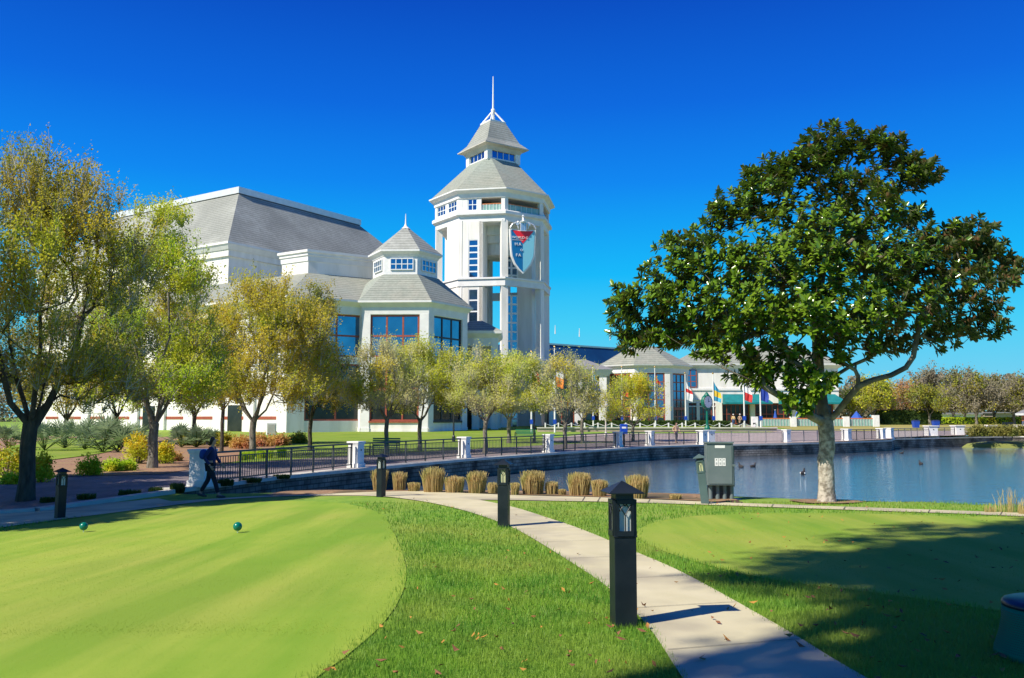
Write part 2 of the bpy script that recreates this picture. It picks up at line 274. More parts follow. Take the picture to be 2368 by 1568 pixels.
class MB:
    def __init__(s): s.v = []; s.f = []
    def add(s, vs, fs):
        o = len(s.v); s.v += [tuple(v) for v in vs]; s.f += [tuple(i + o for i in f) for f in fs]; return s
    def box(s, c, d, rz=0, M4=None):
        hx_, hy_, hz_ = d[0] / 2, d[1] / 2, d[2] / 2; ca, sa = math.cos(rz), math.sin(rz); vs = []
        for z in (-hz_, hz_):
            for x, y in ((-hx_, -hy_), (hx_, -hy_), (hx_, hy_), (-hx_, hy_)): vs.append((c[0] + x * ca - y * sa, c[1] + x * sa + y * ca, c[2] + z))
        return s.add(vs, [(3, 2, 1, 0), (4, 5, 6, 7), (0, 1, 5, 4), (1, 2, 6, 5), (2, 3, 7, 6), (3, 0, 4, 7)])
    def loft(s, rings, cap0=True, cap1=True):
        n = len(rings[0]); vs = [p for r in rings for p in r]; fs = []
        for k in range(len(rings) - 1):
            for i in range(n): j = (i + 1) % n; fs.append((k * n + i, k * n + j, (k + 1) * n + j, (k + 1) * n + i))
        if cap0: fs.append(tuple(range(n - 1, -1, -1)))
        if cap1: fs.append(tuple((len(rings) - 1) * n + i for i in range(n)))
        return s.add(vs, fs)
    def prism(s, poly, z0, z1): return s.loft([[(p[0], p[1], z0) for p in poly], [(p[0], p[1], z1) for p in poly]])
    def tube(s, pts, rad, seg=6, cap=True):
        pts = [Vector(p) for p in pts]; rings = []; up = Vector((0, 0, 1)); ref = None
        for i, p in enumerate(pts):
            t = (pts[min(i + 1, len(pts) - 1)] - pts[max(i - 1, 0)])
            t = t.normalized() if t.length > 1e-9 else up
            if ref is None: ref = t.cross(Vector((1, 0, 0)) if abs(t.x) < .8 else Vector((0, 1, 0))).normalized()
            else:
                ref = ref - t * ref.dot(t); ref = ref.normalized() if ref.length > 1e-6 else t.orthogonal().normalized()
            b = t.cross(ref); r = rad[i] if hasattr(rad, '__len__') else rad
            rings.append([tuple(p + (ref * math.cos(a) + b * math.sin(a)) * r) for a in [2 * math.pi * k / seg for k in range(seg)]])
        return s.loft(rings, cap, cap)
    def lathe(s, prof, seg=16, c=(0, 0, 0)):
        return s.loft([[(c[0] + r * math.cos(2 * math.pi * k / seg), c[1] + r * math.sin(2 * math.pi * k / seg), c[2] + z) for k in range(seg)] for r, z in prof])
    def slab(s, A, d, n, s0, s1, z0, z1, t=.3, off=0):      # box along a facade line: A start, d along, n outward
        vs = []
        for z in (z0, z1):
            for a, b in ((s0, off), (s1, off), (s1, off - t), (s0, off - t)): vs.append((A[0] + d[0] * a + n[0] * b, A[1] + d[1] * a + n[1] * b, z))
        return s.add(vs, [(3, 2, 1, 0), (4, 5, 6, 7), (0, 1, 5, 4), (1, 2, 6, 5), (2, 3, 7, 6), (3, 0, 4, 7)])
    def quad(s, a, b, c, d): return s.add([a, b, c, d], [(0, 1, 2, 3)])
    def build(s, name, m, parent=None, smooth=False, bevel=0, world=True):
        me = bpy.data.meshes.new(name); o0 = ORG.get(parent.name, Vector((0, 0, 0))) if (parent and world) else Vector((0, 0, 0))
        me.from_pydata([(v[0] - o0[0], v[1] - o0[1], v[2] - o0[2]) for v in s.v], [], s.f)
        bm = bmesh.new(); bm.from_mesh(me); bmesh.ops.recalc_face_normals(bm, faces=bm.faces)
        if bevel: bmesh.ops.bevel(bm, geom=list(bm.edges), offset=bevel, segments=2, affect='EDGES', profile=.5)
        bm.to_mesh(me); bm.free(); me.materials.append(m); me.update()
        if smooth:
            for p in me.polygons: p.use_smooth = True
        return link(name, me, parent)
def copy_tree(o, parent=None):
    c = o.copy(); col.objects.link(c); c.parent = parent; ORG[c.name] = ORG.get(o.name, Vector((0, 0, 0)))
    for ch in [x for x in o.children]: copy_tree(ch, c)
    return c
def dirv(deg): return Vector((math.cos(R(deg)), math.sin(R(deg)), 0))
def ngon(c, r, n, a0): return [(c[0] + r * math.cos(R(a0 + 360 / n * i)), c[1] + r * math.sin(R(a0 + 360 / n * i))) for i in range(n)]
def drape(name, poly, m, off, step=1.0, xr=None, yr=None, zf=None, parent=None):
    bm = bmesh.new(); vs = [bm.verts.new((p[0], p[1], 0)) for p in poly]; bm.faces.new(vs)
    xs = [p[0] for p in poly]; ys = [p[1] for p in poly]
    gx = xr or list(np.arange(math.floor(min(xs)), max(xs), step)); gy = yr or list(np.arange(math.floor(min(ys)), max(ys), step))
    for x in gx: bmesh.ops.bisect_plane(bm, geom=list(bm.verts) + list(bm.edges) + list(bm.faces), plane_co=(x, 0, 0), plane_no=(1, 0, 0))
    for y in gy: bmesh.ops.bisect_plane(bm, geom=list(bm.verts) + list(bm.edges) + list(bm.faces), plane_co=(0, y, 0), plane_no=(0, 1, 0))
    bmesh.ops.triangulate(bm, faces=[f for f in bm.faces if len(f.verts) > 4])
    for v in bm.verts: v.co.z = (zf or gz)(v.co.x, v.co.y) + off
    bmesh.ops.recalc_face_normals(bm, faces=bm.faces)
    if sum(f.normal.z for f in bm.faces) < 0: bmesh.ops.reverse_faces(bm, faces=bm.faces)
    me = bpy.data.meshes.new(name); bm.to_mesh(me); bm.free(); me.materials.append(m)
    for p in me.polygons: p.use_smooth = True
    return link(name, me, parent)
def inpoly(x, y, poly):
    px = np.array([p[0] for p in poly]); py = np.array([p[1] for p in poly]); inside = np.zeros(np.shape(x), bool); j = len(poly) - 1
    for i in range(len(poly)):
        c = ((py[i] > y) != (py[j] > y)); den = (py[j] - py[i]) if py[j] != py[i] else 1e-9
        inside ^= c & (x < (px[j] - px[i]) * (y - py[i]) / den + px[i]); j = i
    return inside
def spline(pts, n=8, closed=False):
    out = []; N = len(pts); rng_ = range(N if closed else N - 1)
    for i in rng_:
        g = (lambda k: pts[k % N]) if closed else (lambda k: pts[min(max(k, 0), N - 1)])
        p0, p1, p2, p3 = [np.array(g(i + k), float) for k in (-1, 0, 1, 2)]
        for t in np.linspace(0, 1, n, endpoint=False): out.append(tuple(.5 * ((2 * p1) + (-p0 + p2) * t + (2 * p0 - 5 * p1 + 4 * p2 - p3) * t * t + (-p0 + 3 * p1 - 3 * p2 + p3) * t ** 3)))
    if not closed: out.append(tuple(pts[-1]))
    return out
# ---------------------------------------------------------------- the ground, water, paths
rng = np.random.default_rng(7); random.seed(7)
FARX = 3000
land = [(FARX, 24)] + [(x, y - 2.2 if i else y) for i, (x, y) in list(enumerate(SHORE))[::-1]]
land = [(FARX, 24), (80, 24)]
for x, y in SHORE[::-1][1:]: land.append((x, y + (2.6 if x > -5 else .3)))
land = [(FARX, 14.6), (80, 14.6)] + [(x, y + (2.6 if x > -5 else (1.0 if x > -8 else 0))) for x, y in SHORE[::-1][1:]]
for p in EDGE: land.append((p.x, p.y))
for p in EDGE2: land.append((p.x, p.y))
e_end = EDGE2[-1]
land += [(e_end.x + 60, e_end.y + 4), (FARX, e_end.y + 10), (FARX, 3500), (-FARX, 3500), (-FARX, -200), (FARX, -200)]
gx = list(np.arange(-16, 22, .8)) + [24, 28, 34, 42, 52, 66, 80, 100, 140, 200, 300, 500, 1000, -18, -21, -25, -30, -38, -50, -70, -100, -150, -250, -500, -1000]
gy = list(np.arange(-4, 36, .8)) + [38, 42, 48, 54, 60, 70, 80, 90, 100, 110, 120, 130, 150, 200, 300, 500, 1000, -10, -30, -80]
tag(drape('grass_ground', land, M['turf'], 0, xr=gx, yr=gy), kind='structure')
bed = MB(); bed.quad((-40, 10, -2.2), (400, 10, -2.2), (400, 200, -2.2), (-40, 200, -2.2)); tag(bed.build('lagoon_bed', M['mulch']), kind='structure')
wat = MB(); wp = [(-9.1, 24.2), (-6, 23.5), (0, 24.3), (3, 24), (5.5, 22), (7.5, 20.2), (10, 18.6), (13, 17), (18, 15.8), (30, 14), (80, 11), (FARX, 11), (FARX, 140), (e_end.x, e_end.y + 1.5)] + [(p.x + .2 * 0, p.y + .35) for p in (EDGE + EDGE2)[::-1]]
wat.add([(p[0], p[1], -.85) for p in wp], [tuple(range(len(wp)))]); wo_ = wat.build('lagoon_water', M['water']); tag(wo_, kind='structure')
def gpc(px, py):      # as gp, but never past the crest of the bank
    P = gp(px, py); d = ray(px, py)
    for _ in range(6):
        if P.x > hx[0]:
            lim = float(np.interp(P.x, hx, hy)) - 1.9
            if P.y > lim: P = Vector((d.x / d.y * lim, lim, 0))
    return P
G2 = lambda pts: [gpc(x, y).to_2d()[:] for x, y in pts]
pathL = spline([(1760, 1850), (1575, 1568), (1500, 1455), (1410, 1365), (1300, 1290), (1205, 1232), (1150, 1208), (1080, 1184), (1000, 1165), (930, 1154), (880, 1149), (800, 1147), (650, 1149), (500, 1158), (380, 1172), (240, 1190), (100, 1208), (0, 1222), (-250, 1262)], 5)
pathF = spline([(-250, 1215), (0, 1186), (150, 1172), (300, 1160), (430, 1148), (560, 1141), (700, 1135), (860, 1132), (1000, 1138), (1184, 1146), (1400, 1152), (1640, 1162), (1800, 1168), (2000, 1175), (2368, 1188), (2900, 1206)], 4)
pathN = spline([(2900, 1226), (2368, 1196), (2000, 1182), (1800, 1175), (1640, 1169), (1400, 1162), (1300, 1160), (1200, 1158)], 4)
pathR = spline([(1108, 1157), (1190, 1175), (1260, 1197), (1350, 1228), (1480, 1283), (1600, 1338), (1830, 1468), (1995, 1568), (2500, 1850)], 5)
path_poly = G2(pathL + pathF + pathN + pathR)
tag(drape('path', path_poly, M['concrete'], .016, .8), kind='structure')
green1_px = spline([(-300, 1262), (0, 1230), (100, 1212), (240, 1190), (400, 1172), (550, 1161), (700, 1160), (800, 1166), (880, 1188), (905, 1220), (930, 1280), (940, 1330), (925, 1385), (880, 1450), (800, 1520), (735, 1568), (600, 1680), (300, 1800), (-300, 1900), (-900, 1700), (-700, 1400)], 6, True)
green1 = G2(green1_px); tag(drape('putting_green_ground', green1, M['putting'], .010, .8), kind='structure')
green2_px = spline([(1470, 1238), (1500, 1214), (1560, 1200), (1650, 1192), (1800, 1188), (2000, 1189), (2200, 1195), (2500, 1208), (2700, 1300), (2500, 1440), (2368, 1425), (2194, 1398), (2015, 1372), (1800, 1345), (1640, 1310), (1520, 1270)], 6, True)
green2 = G2(green2_px); tag(drape('putting_green_ground', green2, M['putting2'], .010, .8), kind='structure')
for g in (1,): pass
# pine-straw bank below the lagoon path
bank = [gpc(x, y).to_2d()[:] for x, y in [(600, 1138), (700, 1134.5), (860, 1131), (1000, 1137), (1184, 1145), (1400, 1151), (1640, 1161), (1720, 1164)]]
bank += [(x, y + .2) for x, y in SHORE[::-1] if x < 6 and x > -9.1]
tag(drape('pine_straw_bank', bank, M['bankmulch'], .02, .5), kind='structure')
# promenade of brick and the street running off to the left
def offs(pts, d):
    out = []
    for i, p in enumerate(pts):
        a = pts[max(i - 1, 0)]; b = pts[min(i + 1, len(pts) - 1)]; t = (b - a).normalized(); out.append(p + Vector((-t.y, t.x)) * d)
    return out
inn = offs(EDGE[:8], 7.5)
prom = [tuple(p) for p in EDGE[:8]] + [tuple(p) for p in inn[::-1]] + [(-15.5, 27.2), (-40, 17.8), (-40, 9.5), (-16, 18.6), (-11.5, 21.4)]
M['pavers2'] = M['pavers']
flat = lambda x, y: max(0.0, gz(x, y)) if y > 26 else gz(x, y)
tag(drape('promenade', prom, M['pavers'], .012, 1.2, zf=lambda x, y: gz(x, y + .05)), kind='structure')
plaza = [tuple(p) for p in EDGE[7:]] + [tuple(p) for p in EDGE2] + [(90, 110), (44, 104), (33, 104), (37, 137), (30, 137), (29.5, 98), (8, 92), (1, 70), inn[-1][:]]
plaza[-1] = tuple(inn[-1])
tag(drape('plaza', plaza, M['plaza'], .016, 4, zf=lambda x, y: gz(x, y + .05)), kind='structure')
tag(drape('dormant_lawn', [(34, 104), (60, 106), (120, 112), (200, 220), (60, 200), (39, 140)], M['tanlawn'], .02, 8), kind='structure')
tag(drape('building_lawn', [(-14, 52), tuple(inn[2]), tuple(inn[3]), tuple(inn[4]), tuple(inn[5]), tuple(inn[6]), (3, 76), (2, 98), (-4, 118), (-40, 110), (-40, 80), (-30, 60), (-22, 52)], M['farturf'], .018, 4), kind='structure')
mb_ = [(-44, 26), (-16, 29.2), (-12.2, 31), (-12.4, 40), (-13.6, 50), (-17, 64), (-24, 80), (-50, 84), (-80, 70), (-70, 30)]
tag(drape('mulch_bed', mb_, M['mulch'], .03, 2), kind='structure')
pg = G2(spline([(20, 1036), (110, 1018), (200, 1014), (266, 1020), (280, 1032), (245, 1048), (150, 1062), (60, 1070), (0, 1060)], 5, True)); tag(drape('small_green_ground', pg, M['farturf'], .06, 2), kind='structure')
kb = MB()
kp = [(-40, 9.5), (-16, 18.6), (-11.5, 21.4), (EDGE[0].x - .25, EDGE[0].y - .1)]
for a, b in zip(kp[:-1], kp[1:]):
    a = Vector(a); b = Vector(b); n_ = Vector(((b - a).y, -(b - a).x)).normalized() * .3
    za, zb = gz(*a), gz(*b)
    kb.loft([[(a.x, a.y, za - .1), (a.x + n_.x, a.y + n_.y, za - .1), (a.x + n_.x, a.y + n_.y, za + .1), (a.x, a.y, za + .1)], [(b.x, b.y, zb - .1), (b.x + n_.x, b.y + n_.y, zb - .1), (b.x + n_.x, b.y + n_.y, zb + .1), (b.x, b.y, zb + .1)]])
tag(kb.build('kerb', M['kerb']), kind='structure')

# ---------------------------------------------------------------- sea wall with coping
E = [Vector((p.x, p.y)) for p in EDGE]; E2 = [Vector((p.x, p.y)) for p in EDGE2]
def wall_strip(pts, t, z0, z1, proud=0):
    o = offs(pts, t); pp = offs(pts, -proud); b = MB(); rings = [[(p.x, p.y, z0), (q.x, q.y, z0), (q.x, q.y, z1), (p.x, p.y, z1)] for p, q in zip(pp, o)]
    return b.loft(rings)
w1 = thing('sea_wall', 'long curved stone retaining wall with pale coping below the railing at the lagoon', 'retaining wall', (E[0].x, E[0].y, 0))
wall_strip(E, .5, -2.0, -.06).build('wall', M['seawall'], w1); wall_strip(E, .6, -.06, .055, .07).build('coping', M['kerb'], w1)
E2w = [E[-1] + Vector((0, .3))] + E2 + [Vector((e_end.x + 60, e_end.y + 4))]
w2 = thing('sea_wall', 'set back straight stone wall of the lagoon at the right, beyond the wall corner', 'retaining wall', (E2[0].x, E2[0].y, 0))
wall_strip(E2w, .5, -2.0, -.06).build('wall', M['seawall'], w2); wall_strip(E2w, .6, -.06, .055, .07).build('coping', M['kerb'], w2)

# expansion joints scored across the path
jb = MB()
for yc in (4.6, 5.9, 7.3, 8.8, 10.4, 12.1, 13.9, 15.8):
    for s in (1,):
        pts_ = [(x, yc + .30 * (x - 1)) for x in np.arange(-4, 6, .02)]; ins_i = [p for p in pts_ if inpoly(np.array([p[0]]), np.array([p[1]]), path_poly)[0]]
        if len(ins_i) > 2 and ins_i[-1][0] - ins_i[0][0] < 4:
            n_ = 8; a = ins_i[0]; b = ins_i[-1]
            for i in range(n_):
                p = (a[0] + (b[0] - a[0]) * i / n_, a[1] + (b[1] - a[1]) * i / n_); q = (a[0] + (b[0] - a[0]) * (i + 1) / n_, a[1] + (b[1] - a[1]) * (i + 1) / n_)
                jb.add([(p[0], p[1] - .004, gz(*p) + .0215), (q[0], q[1] - .004, gz(*q) + .0215), (q[0], q[1] + .004, gz(*q) + .0215), (p[0], p[1] + .004, gz(*p) + .0215)], [(0, 1, 2, 3)])
for px in (990, 1090, 1222, 1344, 1380, 1498, 1640, 1790, 1960, 2160, 2330):
    a, b = None, None
    for py in np.arange(1125, 1215, .5):
        P = gp(px + (1165 - py) * .6, py)
        if inpoly(np.array([P.x]), np.array([P.y]), path_poly)[0]: a = a or P; b = P
    if a is not None and (a - b).length < 3.5:
        for i in range(6):
            p = a.lerp(b, i / 6); q = a.lerp(b, (i + 1) / 6); jb.add([(p.x - .012, p.y, gz(p.x, p.y) + .0215), (p.x + .012, p.y, gz(p.x, p.y) + .0215), (q.x + .012, q.y, gz(q.x, q.y) + .0215), (q.x - .012, q.y, gz(q.x, q.y) + .0215)], [(0, 1, 2, 3)])
tag(jb.build('path_joints', M['bark']), kind='structure')
# ---------------------------------------------------------------- near grass blades
def blades(name, n, region, hgt, wid, m, ymin=2.4, ymax=15, zoff=0):
    P = []
    tot = 0
    while tot < n:
        u = rng.random(n * 2); Y = 1 / (1 / ymax + u * (1 / ymin - 1 / ymax)); X = (rng.random(n * 2) - .5) * 1.3 * Y
        k = region(X, Y); P.append(np.stack([X[k], Y[k]], 1)); tot += k.sum()
    P = np.concatenate(P)[:n]; x, y = P[:, 0], P[:, 1]
    z = np.array([gz(a, b) for a, b in P]) + zoff
    s = np.clip(y / 7, .7, 2.2); a = rng.random(n) * 2 * math.pi; h = hgt * (.5 + rng.random(n)) * np.clip(s, .8, 1.2); w = wid * s * (.6 + .8 * rng.random(n))
    l = rng.random(n) * .7; b = rng.random(n) * 2 * math.pi
    V = np.zeros((n, 3, 3)); V[:, 0] = np.stack([x - np.cos(a) * w, y - np.sin(a) * w, z - .005], 1); V[:, 1] = np.stack([x + np.cos(a) * w, y + np.sin(a) * w, z - .005], 1)
    V[:, 2] = np.stack([x + np.cos(b) * h * l, y + np.sin(b) * h * l, z + h], 1)
    return np_mesh(name, V, np.arange(n * 3).reshape(n, 3), m)
def rough_region(X, Y):
    X = X + rng.normal(0, .025, X.shape); Y = Y + rng.normal(0, .03, Y.shape); a_ = inpoly(X, Y, path_poly) | inpoly(X, Y, bank); X = X + rng.normal(0, .06, X.shape); Y = Y + rng.normal(0, .06, Y.shape); return ~(a_ | inpoly(X, Y, green1) | inpoly(X, Y, green2))
def green_region(X, Y): return inpoly(X, Y, green1) | inpoly(X, Y, green2)
tag(blades('grass', 260000, rough_region, .042, .0035, M['blade'], 3.2, 19), 'unmown grass growing between path and putting greens', 'grass', kind='stuff')
tag(blades('mown_grass', 190000, green_region, .0045, .004, M['mown'], 4.0, 17, zoff=.008), 'close mown grass of the putting greens', 'grass', kind='stuff')
# fallen leaves
nl = 520; V = []; Fc = []
while len(Fc) < nl:
    u = rng.random(); Y = 1 / (1 / 20 + u * (1 / 4.2 - 1 / 20)); X = (rng.random() - .35) * 1.15 * Y
    if inpoly(np.array([X]), np.array([Y]), green1)[0] or X < -6: continue
    onp = inpoly(np.array([X]), np.array([Y]), path_poly)[0]
    if onp and rng.random() > .25: continue
    z = gz(X, Y) + (.024 if onp else .04); a = rng.random() * 6.3; s = .016 + .024 * rng.random(); t = rng.normal(0, .012, 4); o = len(V)
    V += [(X + s * math.cos(a), Y + s * math.sin(a), z + .008 + t[0]), (X - .4 * s * math.sin(a), Y + .4 * s * math.cos(a), z + .012), (X - s * math.cos(a), Y - s * math.sin(a), z + .008 + abs(t[1])), (X + .4 * s * math.sin(a), Y - .4 * s * math.cos(a), z)]
    Fc.append((o, o + 1, o + 2, o + 3))
tag(np_mesh('fallen_leaves', V, Fc, M['litter']), 'yellow and brown fallen leaves scattered over grass and path', 'fallen leaves', kind='stuff')
# ---------------------------------------------------------------- buildings
def win(parent, A, d, n, s0, s1, z0, z1, cols, rows, fm, gm_, bar=.09, off=-.12, frame=.12, sub=True):
    f = MB(); f.slab(A, d, n, s0, s0 + frame, z0, z1, .14, off + .06); f.slab(A, d, n, s1 - frame, s1, z0, z1, .14, off + .06)
    f.slab(A, d, n, s0 + frame, s1 - frame, z0, z0 + frame, .14, off + .06); f.slab(A, d, n, s0 + frame, s1 - frame, z1 - frame, z1, .14, off + .06)
    for i in range(1, cols): s = s0 + (s1 - s0) * i / cols; f.slab(A, d, n, s - bar / 2, s + bar / 2, z0 + frame, z1 - frame, .1, off + .04)
    for j in range(1, rows): z = z0 + (z1 - z0) * j / rows; f.slab(A, d, n, s0 + frame, s1 - frame, z - bar / 2, z + bar / 2, .1, off + .035)
    fo = f.build('window', fm, parent); g = MB(); g.slab(A, d, n, s0 + .02, s1 - .02, z0 + .02, z1 - .02, .03, off - .03); g.build('pane', gm_, fo); return fo
def fac(A, B):
    A = Vector(A[:2]).to_3d(); B = Vector(B[:2]).to_3d(); d = (B - A); L = d.length; d.normalize(); return A, d, Vector((d.y, -d.x, 0)), L     # outward = right of travel
def offpoly(poly, dd):     # grow a ccw convex polygon outward
    out = []; N = len(poly)
    for i in range(N):
        p0, p1, p2 = [Vector(poly[(i + k) % N]) for k in (-1, 0, 1)]; d1 = (p1 - p0).normalized(); d2 = (p2 - p1).normalized()
        n1 = Vector((d1.y, -d1.x)); n2 = Vector((d2.y, -d2.x)); b = (n1 + n2); b = b / max(b.length_squared, 1e-6) * 2; out.append(tuple(p1 + b * dd))
    return out
def ring(poly, z): return [(p[0], p[1], z) for p in poly]
def cornice(mb, poly, steps):   # steps: list of (outset, z) profile
    mb.loft([ring(offpoly(poly, o), z) for o, z in steps])

# --- the big hip-roofed hall
ang = 57.0; u = dirv(ang); v = dirv(ang + 90)
hall = thing('hall', 'large white museum hall with steep grey hip roof behind the trees left of the tower', 'building', (-40, 120, 0))
Ec = at(527.5, 557.5, 120); ez = Ec.z; E2_ = Ec.to_2d()
Lu, Lv = 46, 50
foot = [tuple(E2_), tuple(E2_ + u.to_2d() * Lu), tuple(E2_ + u.to_2d() * Lu + v.to_2d() * Lv), tuple(E2_ + v.to_2d() * Lv)]
ins = 9.2
Tp = [tuple(E2_ + u.to_2d() * a + v.to_2d() * b) for a, b in ((ins, ins), (Lu - ins - 1, ins), (Lu - ins - 1, Lv - ins), (ins, Lv - ins))]
tz = None
P_ = Vector(Tp[0]); tz = at(554, 446, P_.y).z; tz2 = at(554, 433, P_.y).z
rf = MB(); rf.loft([ring(foot, ez), ring(Tp, tz)]); rfo = rf.build('roof', M['shingle'], hall)
cp_ = MB(); cp_.loft([ring(offpoly(Tp, .35), tz - .1), ring(offpoly(Tp, .35), tz2)]); cp_.build('parapet_cap', M['metal_cap'], rfo)
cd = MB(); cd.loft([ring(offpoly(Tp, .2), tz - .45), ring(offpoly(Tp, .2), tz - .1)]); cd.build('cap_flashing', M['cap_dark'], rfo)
wl = MB(); wf = offpoly(foot, -.9); zA = at(528, 591, 120.8).z
wl.loft([ring(wf, -1), ring(wf, zA)]); wl.loft([ring(offpoly(foot, -.55), zA), ring(offpoly(foot, -.55), zA + 1.0)]); wl.build('wall', M['stucco'], hall)
cn = MB(); cn.loft([ring(offpoly(foot, -.5), zA + .9), ring(offpoly(foot, -.4), ez - 1.0), ring(offpoly(foot, .0), ez - .35), ring(offpoly(foot, .12), ez - .3), ring(offpoly(foot, .12), ez)]); cn.build('cornice', M['stucco_trim'], hall)

# canted bay with parapet, beneath it a skirt roof, and the low wing under it
bay = thing('low_wing', 'low white wing with banded parapet and grey skirt roof beside the pavilion', 'building', (-28, 100, 0))
P2 = at(713.4, 578, 106); zt = P2.z; zb = at(717, 633, 106).z
dB = dirv(33).to_2d(); p2 = P2.to_2d()
up = v.to_2d()
bp = [tuple(p2), tuple(p2 + dB * 13), tuple(p2 + dB * 13 + Vector((-3, 12))), tuple(p2 + up * 5.3 + Vector((4, 14))), tuple(p2 + up * 4.6)]
pw = MB(); pw.loft([ring(bp, zb - 1.5), ring(bp, zt - 1.3)]); pw.build('wall', M['stucco'], bay)
cc = MB(); cc.loft([ring(offpoly(bp, .12), zt - 1.35), ring(offpoly(bp, .16), zt - .75), ring(offpoly(bp, .3), zt - .68), ring(offpoly(bp, .3), zt - .4), ring(offpoly(bp, .5), zt - .3), ring(offpoly(bp, .5), zt)]); cc.build('parapet', M['stucco_trim'], bay)
vt = MB(); A, d, n, L = fac(bp[0], bp[1])
for k in range(4): vt.slab(A, d, n, 11.0, 11.9, zb + .7 + k * .3, zb + .82 + k * .3, .05, .07)
vt.build('vent', M['dark_frame'], bay)
hexc = Vector((-13.2, 107.3)); EZ = 15.4
FLc = hexc + dirv(-122).to_2d() * 8.2
e1 = FLc + Vector((-dirv(33).x, -dirv(33).y)) * 8.6
skin0 = [tuple(e1), tuple(FLc + dB * 6), tuple(FLc + dB * 6 + Vector((-2, 14))), tuple(e1 + up * 50 + Vector((6, 12))), tuple(e1 + up * 50)]
ins_t = [tuple(p2), tuple(p2 + dB * 12.8), tuple(p2 + dB * 12.8 + Vector((-2, 5))), tuple(p2 + up * 47 + Vector((5, 8))), tuple(p2 + up * 47)]
sk = MB(); sk.loft([ring(skin0, EZ), ring(ins_t, zb + .1)]); sk.build('roof', M['shingle_light'], bay)
low = offpoly(skin0, -.9); bw = MB()
fc = MB(); fc.loft([ring(offpoly(skin0, -.75), EZ - 1.6), ring(offpoly(skin0, -.7), EZ - .7), ring(offpoly(skin0, -.1), EZ - .28), ring(offpoly(skin0, .05), EZ - .22), ring(offpoly(skin0, .05), EZ)]); fc.build('cornice', M['stucco_trim'], bay)
A, d, n, L = fac(low[0], low[1])
L = (Vector(low[1]) - Vector(low[0])).length
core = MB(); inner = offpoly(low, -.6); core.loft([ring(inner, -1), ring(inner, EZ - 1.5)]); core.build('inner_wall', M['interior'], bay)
wl = MB(); W0 = 1.9
# glazed side beside the pavilion (window bay) : piers, spandrels
Lg = 8.0
wl.slab(A, d, n, -.0, 2.0, -1, EZ - 1.6, .8); wl.slab(A, d, n, 2.0, L, -1, 1.6, .5, -.02)
for z0, z1 in ((8.1, 8.9), (EZ - 1.62, EZ - 1.3)): wl.slab(A, d, n, 2.0, L, z0, z1, .45, -.02)
# long left side with piers
A2, d2, n2, L2 = fac(low[4], low[0])
wl.slab(A2, d2, n2, 0, L2, -1, EZ - 1.6, .5, -.35)
wl.build('wall', M['stucco'], bay)
for k in range(9):
    s = L2 - .8 - k * 5.4
    pi = MB(); pi.slab(A2, d2, n2, s - .8, s + .8, -1, EZ - 1.6, .6, .0); pi.build('pier', M['stucco_trim'], bay)
    st = MB(); st.slab(A2, d2, n2, s - 4.6, s - .8, 1.75, 2.1, .08, -.3); st.build('red_band', M['red_frame'], bay)
    st = MB(); st.slab(A2, d2, n2, s - 3.9, s - 1.5, -.5, 3.4, .08, -.27) if k in (1, 4) else st.slab(A2, d2, n2, s - 4.2, s - 1.2, 7.2, 11.0, .08, -.27)
    st.build('opening', M['glass_dark'] if k in (1, 4) else M['glass_mid'], bay)
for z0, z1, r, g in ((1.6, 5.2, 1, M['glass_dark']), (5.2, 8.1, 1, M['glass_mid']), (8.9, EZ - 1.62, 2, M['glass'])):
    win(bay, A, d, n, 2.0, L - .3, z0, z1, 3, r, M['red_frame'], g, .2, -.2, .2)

# --- hexagonal pavilion
pav = thing('pavilion', 'white hexagonal glass pavilion with cupola and grey roof in front of the hall', 'building', (hexc.x, hexc.y, 0))
hexp = lambda r: ngon(hexc, r, 6, -122)
rf = MB(); rf.loft([ring(hexp(8.35), EZ), ring(hexp(4.15), 19.0)]); rfo = rf.build('roof', M['shingle_light'], pav)
cn = MB(); cn.loft([ring(hexp(7.75), EZ - 1.55), ring(hexp(7.8), EZ - .75), ring(hexp(8.3), EZ - .3), ring(hexp(8.45), EZ - .25), ring(hexp(8.45), EZ - .02), ring(hexp(8.2), EZ + .02)]); cn.build('cornice', M['stucco_trim'], pav)
cu = MB(); cu.loft([ring(hexp(4.0), 18.8), ring(hexp(4.0), 21.4)]); cup = cu.build('cupola', M['white'], pav)
cc = MB(); cc.loft([ring(hexp(4.1), 21.25), ring(hexp(4.2), 21.45), ring(hexp(4.65), 21.75), ring(hexp(4.65), 21.95)]); cc.build('cornice', M['white'], cup)
cr = MB(); cr.loft([ring(hexp(4.6), 21.94), ring(hexp(.25), 25.5)]); cr.build('cupola_roof', M['shingle'], cup)
fi = MB(); fi.lathe([(.6, 25.25), (.22, 25.6), (.1, 25.9), (.03, 27.2)], 8, (hexc.x, hexc.y, 0)); fi.build('finial', M['white'], cup)
for k in range(6):
    q = hexp(4.0); A, d, n, L = fac(q[k], q[(k + 1) % 6])
    if n.y < .2: win(pav, A, d, n, .75, L - .45, 19.55, 20.95, 4, 2, M['white_frame'], M['glass'], .09, .12, .09)
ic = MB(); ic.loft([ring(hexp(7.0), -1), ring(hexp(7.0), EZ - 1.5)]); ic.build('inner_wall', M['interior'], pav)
q = hexp(7.7); wl = MB(); sides = []
